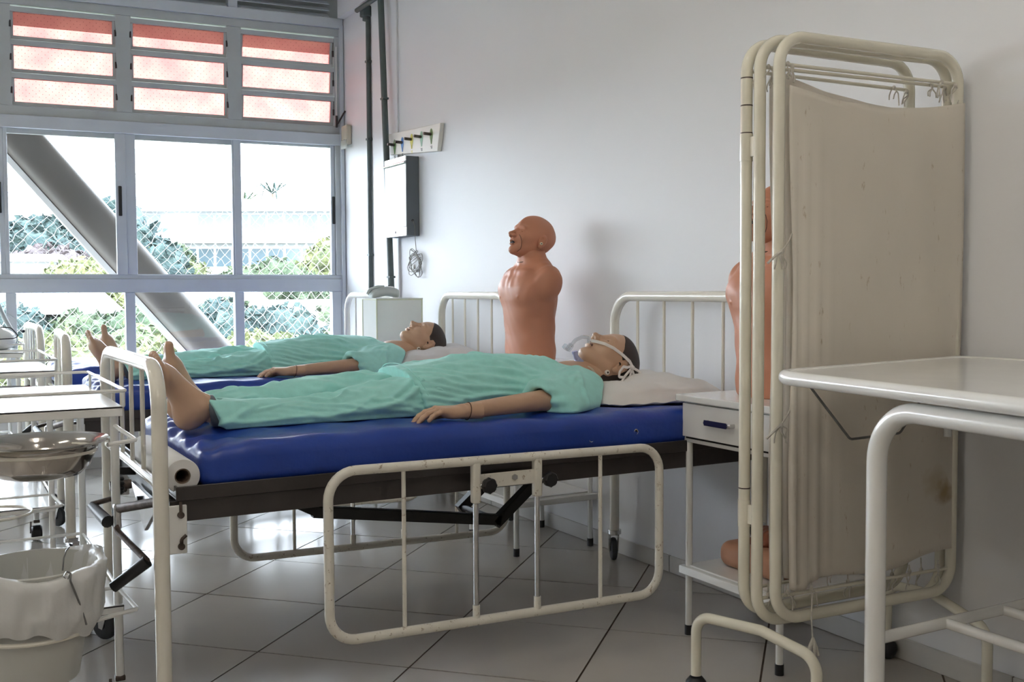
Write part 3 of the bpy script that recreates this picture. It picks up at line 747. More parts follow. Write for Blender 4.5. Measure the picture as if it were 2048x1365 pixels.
def hut(px, py, Y, wd, hh, label, rz=0.0, win=True, name='white_house'):
    p = at(px, py, Y); t = thing(name, label, 'building', p, rz)
    MB().box(-wd / 2, wd / 2, 0, wd * .7, -6, 0).build('wall', m_bwhite, t)
    MB().add([(-wd / 2 - .3, -.5, 0), (wd / 2 + .3, -.5, 0), (wd / 2 + .3, wd * .7 + .3, 0), (-wd / 2 - .3, wd * .7 + .3, 0), (-wd / 2 - .3, wd * .35, hh), (wd / 2 + .3, wd * .35, hh)],
             [(0, 3, 2, 1), (0, 1, 5, 4), (2, 3, 4, 5), (0, 4, 3), (1, 2, 5)]).build('roof', m_roofw, t)
    if win:
        for q in (-.25, .2):
            f = MB().box(wd * q - .4, wd * q + .4, -.05, .03, -1.5, -.6).build('window_frame', m_bwhite, t)
            MB().box(wd * q - .34, wd * q + .34, -.08, -.06, -1.44, -.66).build('pane', m_bglass, f)
hut(42, 524, 33, 1.9, .25, 'small white house with one dark window at the left pane', .1)
hut(115, 628, 24, 2.0, .5, 'white shed roof seen through the net in the left lower pane', .3, False)
hut(600, 655, 26, 3.4, .7, 'wide white roofed shed filling the right lower pane', .1)
hut(430, 612, 30, 2.6, .6, 'white roof peeking right of the brace', .2, False)

# ------------------------------------------------ ceiling lights (lit fluorescent battens)
def ceiling_light(x, y, label):
    t = thing('ceiling_light', label, 'light', (x, y, ZC), 0, 'fluorescent ceiling lights')
    MB().add([(a * q, b, z) for z, q in ((0, .11), (-.05, .06)) for a, b in ((-1, -.64), (1, -.64), (1, .64), (-1, .64))],
             [(0, 1, 2, 3), (4, 7, 6, 5), (0, 4, 5, 1), (1, 5, 6, 2), (2, 6, 7, 3), (3, 7, 4, 0)]).build('housing', m_white, t)
    for q in (-.045, .045): MB().cyl((q, -.6, -.068), (q, .6, -.068), .014, 10).build('tube', m_tube, t)
    return t
for i, (x, y) in enumerate(((-2.2, -1.0), (.4, -1.0), (-2.2, 1.6), (.4, 1.6), (-2.2, 4.4))):
    ceiling_light(x, y, 'lit twin-tube fluorescent batten fixed to the ceiling out of frame')

# ================================================================== BEDS (local frame: x along the bed from foot to head, y towards the window)
def make_bed(label):
    t = thing('hospital_bed', label, 'bed', (.487, 2.665, 0), 0, 'white tubular hospital beds along the wall')
    W_, LN = .87, 1.955
    R_ = .0195
    # footboard
    f = MB().tube([(0, 0, .12), (0, 0, .935), (0, W_, .935), (0, W_, .12)], R_, 16, fil=.105, nf=10).build('footboard_frame', m_cream, t)
    MB().cyl((0, .012, .64), (0, W_ - .012, .64), .013, 12).build('cross_rail', m_cream, f)
    for yb in (.228, .402, .568, .735): MB().cyl((0, yb, .642), (0, yb, .925), .0062, 8).build('footboard_bar', m_cream, t)
    h = MB().tube([(LN, 0, .12), (LN, 0, 1.095), (LN, W_, 1.095), (LN, W_, .12)], R_, 16, fil=.115, nf=10).build('headboard_frame', m_cream, t)
    MB().cyl((LN, .012, .66), (LN, W_ - .012, .66), .013, 12).build('cross_rail', m_cream, h)
    for yb in (.20, .37, .54, .71): MB().cyl((LN, yb, .662), (LN, yb, 1.085), .0062, 8).build('headboard_bar', m_cream, t)
    # casters
    for cx, cy, a in ((0, 0, .4), (0, W_, 2.2), (LN, 0, .9), (LN, W_, 1.1)):
        c = MB().cyl((cx, cy, .118), (cx, cy, .135), .028, 14)
        c.add(*_fork(cx + .018 * math.cos(a), cy + .018 * math.sin(a), a)); cs = c.build('caster', m_chrome, t)
        wx, wy = cx + .03 * math.cos(a), cy + .03 * math.sin(a); nx, ny = -math.sin(a), math.cos(a)
        wh = MB().lathe([(.012, -.012), (.036, -.013), (.045, -.009), (.047, 0), (.045, .009), (.036, .013), (.012, .012)], seg=24, axis='y', closed=True)
        wh.move(lambda p: (wx + p[0] * math.cos(a) + p[1] * nx, wy + p[0] * math.sin(a) + p[1] * ny, p[2] + .0475))
        wh.build('wheel', m_greyrub, cs)
    # platform: folded-steel tray over a deep side channel
    tr = MB().box(.036, 1.92, .0, W_, .607, .613); tr.box(.036, .042, .0, W_, .603, .636).box(1.914, 1.92, 0, W_, .603, .636)
    tr.box(.036, 1.92, -.004, .002, .600, .636).box(.036, 1.92, W_ - .002, W_ + .004, .600, .636)
    tr.build('bed_platform', m_dark, t, bevel=.0015)
    for ys in (.006, W_ - .034):
        MB().box(.022, 1.94, ys, ys + .028, .546, .5995).build('side_channel', m_dark, t, bevel=.002)
    for xs in (.03, .50, .98, 1.45, 1.90):
        MB().box(xs, xs + .035, .034, W_ - .034, .556, .598).build('cross_beam', m_darker, t, bevel=.002)
    # folding underframe arms and screw rods
    def bar(a, b, hh=.034, ww=.03, y0=.30):
        A = Vector((a[0], y0, a[1])); B = Vector((b[0], y0, b[1])); d_ = (B - A).normalized(); nn = Vector((-d_.z, 0, d_.x)) * hh / 2
        v = [A + nn, B + nn, B - nn, A - nn]; v = [p + Vector((0, q, 0)) for q in (0, ww) for p in v]
        return MB().add(v, [(0, 1, 2, 3), (7, 6, 5, 4), (0, 4, 5, 1), (1, 5, 6, 2), (2, 6, 7, 3), (3, 7, 4, 0)])
    bar((.36, .545), (.50, .47)).build('link_arm', m_darker, t); bar((.49, .468), (1.12, .374)).build('link_arm', m_darker, t, bevel=.002)
    bar((1.10, .362), (1.33, .548)).build('link_arm', m_darker, t, bevel=.002)
    bar((1.10, .362), (1.33, .548), y0=.56).build('link_arm', m_darker, t)
    MB().cyl((1.11, .30, .372), (1.11, .59, .372), .011, 10).build('pivot_rod', m_darker, t)
    MB().cyl((0.0, .35, .545), (.9, .35, .53), .012, 10).build('screw_rod', m_darker, t); MB().cyl((-.03, .55, .60), (.7, .55, .54), .012, 10).build('screw_rod', m_darker, t)
    # worn funnel-like gear plates under the foot end
    MB().add([(.01, .10, .575), (.01, .50, .575), (.01, .30, .47), (.02, .10, .575), (.02, .50, .575), (.02, .30, .47)], [(0, 1, 2), (5, 4, 3), (0, 3, 4, 1), (1, 4, 5, 2), (2, 5, 3, 0)]).build('gusset_plate', m_chrome, t)
    # cranks: (points of the arm), grip
    c1 = MB().tube([(-.02, .31, .600), (-.075, .31, .598)], .013, 12)
    c1.build('crank_hub', m_rusty, t)
    k1 = MB().tube([(-.06, .31, .596), (-.064, .325, .562), (-.115, .36, .545)], .0075, 10, fil=.012)
    k1 = k1.build('crank_arm', m_rusty, t); MB().tube([(-.114, .358, .540), (-.103, .30, .528), (-.092, .235, .518)], [.0125, .015, .0165], 12).build('crank_grip', m_black, k1)
    g1 = MB()
    for k in range(9):
        a = k * 2 * math.pi / 9; g1.ell((-.05, .31 + .02 * math.cos(a), .60 + .02 * math.sin(a)), (.011, .008, .008), 8, 6)
    g1.build('crank_knob', m_black, t)
    MB().cyl((-.068, .21, .555), (.0, .02, .60), .012, 10).build('crank_shaft', m_rusty, t)
    k2 = MB().tube([(-.068, .215, .555), (-.075, .205, .50), (-.03, .035, .452)], .008, 10, fil=.02).build('crank_arm', m_rusty, t)
    MB().tube([(-.028, .037, .450), (-.075, .06, .41), (-.105, .075, .385)], [.016, .014, .014], 12).build('crank_grip', m_black, k2)
    MB().box(-.082, -.062, .20, .235, .50, .565).build('crank_clevis', m_chrome, t, bevel=.006)
    # white hook plates by the foot posts
    for yy in (-.004, W_ - .004):
        p = MB().box(.016, .062, yy, yy + .008, .468, .590).build('hook_plate', m_white, t, bevel=.003)
        MB().cyl((.046, yy - .008, .566), (.046, yy - .0005, .566), .0085, 12).build('rivet', m_rusty, p)
        MB().tube([(.046, yy - .006, .49), (.046, yy - .006, .505), (.058, yy - .006, .515)], .0045, 8, fil=.01).build('hook', m_rusty, p)
        MB().cyl((.046, yy - .008, .487), (.046, yy - .0005, .487), .0085, 12).build('rivet', m_rusty, p)
        MB().cyl((.046, yy - .004, .57), (.046, yy - .004, .60), .004, 8).build('pin', m_rusty, p)
    # drop-down side rails
    for ys, sg in ((-.058, -1), (W_ + .058, 1)):
        x0, x1 = .41, 1.482; zt0, zt1, zb0, zb1 = .648, .634, .196, .174
        r = MB().tube([(x0, ys, zt0), (x1, ys, zt1), (x1, ys, zb1), (x0, ys, zb0)], .0135, 14, closed=True, fil=.075, nf=8).build('side_rail', m_worn, t)
        def zt(x): return zt0 + (zt1 - zt0) * (x - x0) / (x1 - x0)
        def zb(x): return zb0 + (zb1 - zb0) * (x - x0) / (x1 - x0)
        for x in (.623, 1.262): MB().cyl((x, ys, zb(x)), (x, ys, zt(x)), .0062, 8).build('rail_bar', m_worn, r)
        for x in (.842, 1.042):
            MB().cyl((x, ys, zb(x) + .03), (x, ys, .53), .0078, 12).build('telescopic_rod', m_chrome, r)
            MB().cyl((x, ys, zb(x)), (x, ys, zb(x) + .045), .0105, 12).build('rod_socket', m_worn, r)
            MB().box(x - .013, x + .013, ys - .012, ys + .012, .522, zt(x)).build('rail_sleeve', m_worn, r, bevel=.006)
            kb = MB().lathe([(.0, -.012), (.018, -.012), (.022, -.006), (.022, .006), (.018, .012), (.0, .012)], seg=20, axis='y')
            kb.move(lambda p: (p[0] * (1 + .06 * math.cos(8 * math.atan2(p[2], p[0]))) + x + .033, p[1] + ys + sg * .02, p[2] * (1 + .06 * math.cos(8 * math.atan2(p[2], p[0]))) + .572))
            kb.build('clamp_knob', m_black, r)
            MB().cyl((x, ys, .572), (x + .03, ys + sg * .012, .572), .005, 8).build('knob_screw', m_chrome, r)
        MB().box(.85, 1.035, ys - .003, ys + .003, .562, .603).build('rail_plate', m_worn, r, bevel=.002)
        MB().cyl((.965, ys + sg * .003, .586), (.965, ys + sg * .009, .586), .009, 6).build('plate_bolt', m_chrome, r)
        MB().box(.90, .99, min(ys, ys - sg * .055), max(ys, ys - sg * .055), .566, .580).build('rail_bracket', m_dark, r)
    return t
def _fork(x, y, a):
    m = MB(); nx, ny = -math.sin(a), math.cos(a); c, s_ = math.cos(a), math.sin(a)
    for q in (-.019, .016):
        v = [(x + c * u + nx * (q + e), y + s_ * u + ny * (q + e), z) for e in (0, .003) for u, z in ((-.022, .112), (.024, .112), (.022, .04), (.006, .036))]
        m.add(v, [(0, 1, 2, 3), (7, 6, 5, 4), (0, 4, 5, 1), (1, 5, 6, 2), (2, 6, 7, 3), (3, 7, 4, 0)])
    v = [(x + c * u + nx * q, y + s_ * u + ny * q, z) for z in (.110, .118) for u, q in ((-.022, -.019), (.024, -.019), (.024, .019), (-.022, .019))]
    m.add(v, [(0, 3, 2, 1), (4, 5, 6, 7), (0, 1, 5, 4), (1, 2, 6, 5), (2, 3, 7, 6), (3, 0, 4, 7)])
    return m.v, m.f
bed1 = make_bed('white tubular hospital bed nearest the camera, side rail lowered, cream footboard')
BED2 = ((.475, 4.52, 0), math.radians(-3.6)); BED3 = ((.49, 5.80, 0), 0.0)
bed2 = copy_tree(bed1, BED2[0], BED2[1], 'middle hospital bed, under the mannequin without breathing tube')
bed3 = copy_tree(bed1, BED3[0], BED3[1], 'empty hospital bed closest to the windows, behind the other two')
def bedpt(B, x, y): c, s_ = math.cos(B[1]), math.sin(B[1]); return (B[0][0] + c * x - s_ * y, B[0][1] + s_ * x + c * y)

# mattresses
def make_mattress():
    t = thing('mattress', 'blue vinyl mattress on the nearest bed, under the mannequin with the breathing tube', 'mattress', (.487, 2.665, .614), 0, 'blue vinyl mattresses')
    mb = MB().rbox((1.005, .435, .062), (.905, .428, .062), .040, 90, 5)
    V = np.array(mb.v)
    top = np.clip((V[:, 2] - .06) / .06, 0, 1)
    wr = .004 * np.sin(V[:, 0] * 9 + 3 * np.sin(V[:, 1] * 5)) * np.sin(V[:, 1] * 13) + .0025 * np.sin(V[:, 0] * 31 + V[:, 1] * 22)
    foot = np.exp(-((V[:, 0] - .12) / .10) ** 2)
    wr += foot * (.006 * np.sin(V[:, 1] * 55 + 9 * V[:, 0]) + .004 * np.sin(V[:, 0] * 90 - 30 * V[:, 1]))
    V[:, 2] += top * wr; side = V[:, 1] < .04
    V[:, 1] += np.where(side, -.006 * np.cos((V[:, 2] - .062) / .062 * 1.5) - .0025 * np.sin(V[:, 0] * 14 + 30 * V[:, 2]), 0)
    V[:, 2] -= top * foot * .016
    mb.v = [tuple(p) for p in V]
    mb.build('cover', m_blue, t, sharp=180)
    for x in (1.27, 1.437):
        e = MB().lathe([(.004, 0), (.009, 0), (.010, -.002), (.008, -.004), (.005, -.003)], seg=16, axis='y').move(lambda p: (p[0] + x, p[1] + .0045, p[2] + .05 + (.012 if x > 1.3 else 0))).build('vent_eyelet', m_chrome, t)
        MB().cyl((x, .004, .05 + (.012 if x > 1.3 else 0)), (x, .001, .05 + (.012 if x > 1.3 else 0)), .0055, 12).build('eyelet_hole', m_hole, e)
    return t
mat1 = make_mattress()
mat2 = copy_tree(mat1, (*BED2[0][:2], .614), BED2[1], 'blue vinyl mattress of the middle bed, below the mannequin without breathing tube')
mat3 = copy_tree(mat1, (*BED3[0][:2], .614), BED3[1], 'bare blue vinyl mattress of the bed beside the windows')

# pillows
def pillow(L_, W_, H_, dent=None, seed=0, curl=.0):
    n, m = 46, 34; r = np.random.default_rng(seed); V = []; F = []
    ph = r.uniform(0, 6, 8)
    for sgn in (1, -1):
        for i in range(n + 1):
            for j in range(m + 1):
                u = -1 + 2 * i / n; v = -1 + 2 * j / m
                pu = (1 - abs(u) ** 3.2) ; pv = (1 - abs(v) ** 3.0)
                h = (max(pu, 0) ** .42) * (max(pv, 0) ** .42)
                ex = 1 - .05 * (abs(v) ** 2) * (abs(u) > .9); ey = 1 - .06 * (abs(u) ** 2)
                x = u * L_ / 2 * (1 - .06 * (v * v) * abs(u)); y_ = v * W_ / 2 * (1 - .08 * (u * u) * abs(v))
                z = sgn * h * H_ / 2
                if sgn > 0:
                    z += h * (.006 * math.sin(5 * u + 7 * v + ph[0]) + .004 * math.sin(13 * u - 6 * v + ph[1]) + .003 * math.sin(22 * v + 6 * u + ph[2]))
                    if dent: z -= h * dent[2] * math.exp(-((x - dent[0]) / .10) ** 2 - ((y_ - dent[1]) / .13) ** 2)
                else: z = max(z, -H_ / 2 * .86)
                edge = max(abs(u), abs(v))
                z += .0022 * math.sin(18 * v + ph[3]) * max(0, edge - .8) * 5 * (abs(u) > .8) + .0022 * math.sin(20 * u + ph[4]) * max(0, edge - .8) * 5 * (abs(v) > .8)
                V.append((x, y_, max(0, z + H_ / 2 * .86 - (1 - h) * H_ * .30)))
    N1 = (n + 1) * (m + 1)
    for i in range(n):
        for j in range(m):
            a = i * (m + 1) + j
            F.append((a, a + m + 1, a + m + 2, a + 1)); F.append((N1 + a, N1 + a + 1, N1 + a + m + 2, N1 + a + m + 1))
    for i in range(n):
        for j in (0, m):
            a = i * (m + 1) + j; q = (a, N1 + a, N1 + a + m + 1, a + m + 1); F.append(q if j == 0 else q[::-1])
    for j in range(m):
        for i in (0, n):
            a = i * (m + 1) + j; q = (a, a + 1, N1 + a + 1, N1 + a); F.append(q if i == 0 else q[::-1])
    return MB().add(V, F)
p1 = pillow(.54, .66, .094, (-.08, .0, .050), 1).build('pillow', m_pillow2, sharp=180)
p1.location = (2.145, 3.10, .737); p1.rotation_euler = (0, 0, .04)
tag(p1, 'white pillow under the head of the mannequin with the breathing tube', 'pillow')
px2, py2 = bedpt(BED2, 1.70, .43)
p2 = pillow(.48, .64, .115, (-.05, .03, .045), 5).build('pillow', m_pillow, sharp=180)
p2.location = (px2, py2, .737); p2.rotation_euler = (0, -.07, -.10)
tag(p2, 'greyish white pillow under the mannequin on the middle bed', 'pillow')

# roll of paper sheet lying across the foot of the nearest bed
rl = thing('paper_roll', 'white paper sheet roll lying on the bed platform behind the footboard', 'paper roll', (.545, 2.685, .6575))
prof = [(.020, 0), (.042, .001), (.0435, .004), (.0435, .516), (.042, .519), (.020, .52), (.0195, .515), (.0195, .005)]
MB().lathe(prof, seg=40, axis='y', closed=True).build('paper', m_paper, rl)
MB().lathe([(.0192, .003), (.0192, .517), (.0165, .517), (.0165, .003)], seg=28, axis='y', closed=True).build('core', m_card, rl)

# ================================================================== BEDSIDE CABINETS
def make_cabinet(label):
    t = thing('bedside_cabinet', label, 'cabinet', (2.12, 2.235, 0), 0, 'white metal bedside cabinets')
    D_, W_ = .395, .44
    MB().box(-.022, D_ + .01, -.015, W_ + .018, .762, .784).build('top', m_white, t, bevel=.003)
    MB().box(.0, D_, 0, W_, .630, .762).build('drawer_case', m_white, t, bevel=.003)
    dr = MB().box(-.012, .001, .006, W_ - .006, .650, .757).build('drawer_front', m_white, t, bevel=.002)
    MB().box(-.002, -.0005, .012, W_ - .012, .643, .6495).build('drawer_gap', m_hole, t)
    hb = MB().tube([(-.012, .185, .708), (-.032, .185, .708), (-.032, .305, .708), (-.012, .305, .708)], .006, 8, fil=.004, flat=(1.1, .5)).build('handle', m_chrome, dr, label='chrome bar handle')
    MB().box(-.037, -.034, .195, .298, .700, .717).build('handle_inset', m_darkblue, dr)
    for lx, ly in ((.012, .012), (D_ - .012, .012), (.012, W_ - .012), (D_ - .012, W_ - .012)):
        l = MB().cyl((lx, ly, .02), (lx, ly, .632), .0115, 12).build('leg', m_white, t)
        MB().cyl((lx, ly, 0), (lx, ly, .032), .0135, 12).build('foot_cap', m_black, l)
    s = MB().box(-.012, D_ + .012, -.012, W_ + .012, .200, .226); s.build('shelf_rim', m_white, t, bevel=.003)
    MB().box(.004, D_ - .004, .026, W_ - .026, .226, .232).build('shelf', m_white, t, bevel=.002)
    return t

cab1 = make_cabinet('white metal bedside cabinet beside the nearest bed, with drawer and chrome handle')
cab2 = copy_tree(cab1, (2.125, 3.805, 0), 0, 'white bedside cabinet between the two mannequin beds, under the upright torso'); cab2.scale = (1, 1, 1.03)
cab3 = copy_tree(cab1, (2.10, 5.34, 0), 0, 'white bedside cabinet between the middle bed and the window bed')

# pale acrylic box and small device on the far cabinet
translucent(m_acryl, .6)
ab = thing('acrylic_box', 'milky acrylic box with cream edges on the far cabinet, behind the head', 'box', (2.13, 5.35, .785))
b = MB().box(0, .27, 0, .21, 0, .004)
b.box(0, .27, 0, .004, .004, .29).box(0, .27, .206, .21, .004, .29).box(0, .004, .004, .206, .004, .29).box(.266, .27, .004, .206, .004, .29)
b.build('panels', m_acryl, ab); 
b = MB()
for a_, b_ in (((0, 0), (0, 0)), ((.27, 0), (.27, 0)), ((0, .21), (0, .21)), ((.27, .21), (.27, .21))): b.cyl((a_[0], a_[1], 0), (b_[0], b_[1], .29), .004, 8)
b.tube([(0, 0, .29), (.27, 0, .29), (.27, .21, .29), (0, .21, .29)], .005, 8, closed=True); b.build('edge_strip', m_acrylc, ab)
MB().box(-.004, .274, -.004, .214, .290, .296).build('lid', m_acryl, ab)
dv = thing('inhalation_device', 'small pale grey plastic device lying on the milky acrylic box', 'device', (2.235, 5.50, 1.082))
mb = MB().rbox((0, 0, .026), (.085, .04, .026), .022, 8, 4); mb.move(lambda p: (p[0], p[1], p[2] + .010 * math.cos(p[0] * 22) - .012 * max(0, -p[0] * 8))); mb.build('body', m_mask, dv, sharp=180)
mb = MB().tube([(-.10, 0, .02), (-.085, 0, .045), (-.04, 0, .06), (0, 0, .060)], .010, 10, fil=.02); mb.build('spout', m_mask, dv)
mb = MB().ell((.03, 0, .056), (.032, .028, .010), 14, 8).build('cap', m_white, dv)
MB().cyl((.03, .0, .06), (.03, .0, .070), .006, 10).build('button', m_black, dv)

# ================================================================== MANNEQUINS
# ---- head in its own frame: x = face direction, y = its left, z = crown
def head_field(h=.0025, mouth=.0035, necklen=.17, neckdir=(-.30, 0, -1.0)):
    F = Field((-.145, -.105, -.30), (.14, .105, .15), h)
    F.ell((-.020, 0, .030), (.098, .076, .090), k=.02)
    F.ell((.020, 0, .020), (.068, .064, .085), k=.03)
    F.ell((.030, 0, -.030), (.055, .058, .070), k=.025)
    F.cap((-.012, .050, -.046), (.060, .014, -.088), .015, .014, k=.025).cap((-.012, -.050, -.046), (.060, -.014, -.088), .015, .014, k=.025)
    F.ell((.064, 0, -.090), (.021, .020, .016), k=.016)
    F.ell((.026, 0, -.072), (.042, .038, .026), k=.02)
    for s in (1, -1):
        F.ell((.050, s * .038, -.022), (.026, .024, .024), k=.02)            # cheek
        F.ell((.074, s * .026, .026), (.014, .026, .009), k=.014)            # brow
        F.ell((.098, s * .031, .006), (.021, .020, .013), k=.010, op='s')    # socket
        F.ell((.068, s * .031, .003), (.0155, .017, .0145), k=.004)          # eyeball / closed lid
    F.cap((.082, 0, .016), (.107, 0, -.022), .0075, .0105, k=.012)           # nose
    F.ell((.110, 0, -.024), (.011, .011, .010), k=.006)
    for s in (1, -1):
        F.ell((.097, s * .0125, -.029), (.012, .0085, .009), k=.006)
        F.ell((.104, s * .0065, -.0385), (.0055, .004, .006), k=.002, op='s')
    F.ell((.078, 0, -.048), (.016, .027, .014), k=.012)
    F.ell((.0875, 0, -.0525), (.0095, .023, .0055), k=.005)                   # lips
    F.ell((.085, 0, -.0665), (.0095, .020, .0065), k=.005)
    F.ell((.095, 0, -.0590), (.024, .022, mouth), k=.002, op='s')
    for s in (1, -1):                                                          # ears
        F.ell((-.022, s * .080, -.006), (.020, .008, .032), k=.006)
        F.ell((-.014, s * .0855, -.004), (.010, .006, .018), k=.004, op='s')
        F.ell((-.018, s * .080, -.036), (.010, .006, .009), k=.005)
    nd = np.array(neckdir, float); nd /= np.linalg.norm(nd); a = np.array((-.028, 0, -.045))
    F.cap(a, a + nd * necklen, .054, .056, k=.02)
    F.ell(a + nd * .055 + np.array((.050, 0, .0)), (.012, .011, .018), k=.015)
    return F
HF = head_field()
HEAD = HF.mesh()
def polysdf(P, x, z):
    P = np.array(P, float); n = len(P); d = np.full(np.broadcast(x, z).shape, 1e9); s = np.ones_like(d)
    for i in range(n):
        a = P[i]; b = P[i - 1]; e = b - a; wx = x - a[0]; wz = z - a[1]
        t = np.clip((wx * e[0] + wz * e[1]) / (e @ e), 0, 1)
        d = np.minimum(d, (wx - e[0] * t) ** 2 + (wz - e[1] * t) ** 2)
        c1 = z >= a[1]; c2 = z < b[1]; c3 = e[0] * wz > e[1] * wx
        s = np.where((c1 & c2 & c3) | (~c1 & ~c2 & ~c3), -s, s)
    return s * np.sqrt(d)
HR = Field((-.145, -.105, -.30), (.14, .105, .15), .002); 
HR.ell((-.020, 0, .030), (.1005, .0785, .0925), k=.02); HR.ell((.020, 0, .020), (.0675, .0665, .0875), k=.03)
HR.cap((-.028, 0, -.045), (-.070, 0, -.185), .0563, .0575, k=.02)
hairline = [(.040, .20), (.074, .104), (.066, .076), (.050, .052), (.034, .036), (.022, .018), (.001, .012), (-.004, .030), (-.024, .036), (-.044, .020), (-.046, -.020), (-.036, -.046), (-.022, -.062), (-.024, -.082), (-.060, -.108), (-.20, -.115), (-.2, .2)]
HR.whole(lambda x, y, z: polysdf(hairline, x, z) + 0 * y, k=.002)
HAIR = HR.mesh()

# ---- hand: wrist at origin, fingers towards +x, back of hand +z, thumb on +y side
def hand_field():
    F = Field((-.05, -.07, -.045), (.21, .085, .05), .0025)
    F.cap((-.05, 0, 0), (.01, 0, 0), .0245, .0225, k=.012)
    for y, x1 in ((-.030, .078), (-.011, .086), (.010, .087), (.029, .083)):
        F.cap((.012, y * .45, .0), (x1, y, .006), .0155, .0115, k=.010)
    F.ell((.040, .018, -.006), (.030, .018, .014), k=.012); F.ell((.045, -.018, -.006), (.034, .016, .013), k=.012)
    for y, x1, ln, rr, sp in ((-.031, .080, .052, .0082, -.20), (-.0105, .088, .070, .009, -.07), (.0105, .090, .077, .0093, .03), (.031, .084, .070, .0092, .13)):
        p = np.array((x1, y, .006)); ang = -.18
        for q, (fr, bend) in enumerate(((.44, -.20), (.30, -.30), (.26, -.22))):
            ang += bend if q else -.06
            n = p + ln * fr * np.array((math.cos(ang), sp * math.cos(ang), math.sin(ang)))
            F.cap(p, n, rr * (1 - .07 * q), rr * (.95 - .09 * q), k=.0035); F.ell(p + np.array((0, 0, .002)), (rr, rr, rr), k=.004) if q == 0 else None
            p = n
    F.cap((.012, .018, -.004), (.048, .046, -.012), .014, .0115, k=.012).cap((.048, .046, -.012), (.078, .058, -.018), .0105, .009, k=.004).cap((.078, .058, -.018), (.102, .060, -.024), .009, .0075, k=.004)
    return F.mesh()
HAND = hand_field()
# ---- foot: sole on z=0, heel at x=0, toes towards +x, leg rises from the heel (+z)
def foot_field():
    F = Field((-.03, -.06, -.02), (.27, .06, .22), .003)
    F.ell((.034, 0, .034), (.038, .031, .036), k=.02)
    F.cap((.040, 0, .06), (.038, 0, .085), .035, .035, k=.025)
    F.cap((.045, .0, .045), (.160, .004, .022), .033, .026, k=.03)
    F.cap((.055, 0, .078), (.150, .006, .034), .026, .020, k=.03)
    F.ell((.165, 0, .021), (.040, .044, .020), k=.02)
    F.ell((.045, .031, .085), (.012, .008, .013), k=.012).ell((.045, -.031, .080), (.012, .008, .013), k=.012)
    for y, x1, r in ((.028, .238, .0135), (.008, .238, .0095), (-.008, .232, .009), (-.022, .224, .0085), (-.034, .212, .008)):
        F.cap((.185, y * .95, .018), (x1 - r, y, .016), r, r * .95, k=.006)
    return F.mesh()
FOOT = foot_field()
def rot(ax, a):
    return np.array(Matrix.Rotation(a, 3, ax))
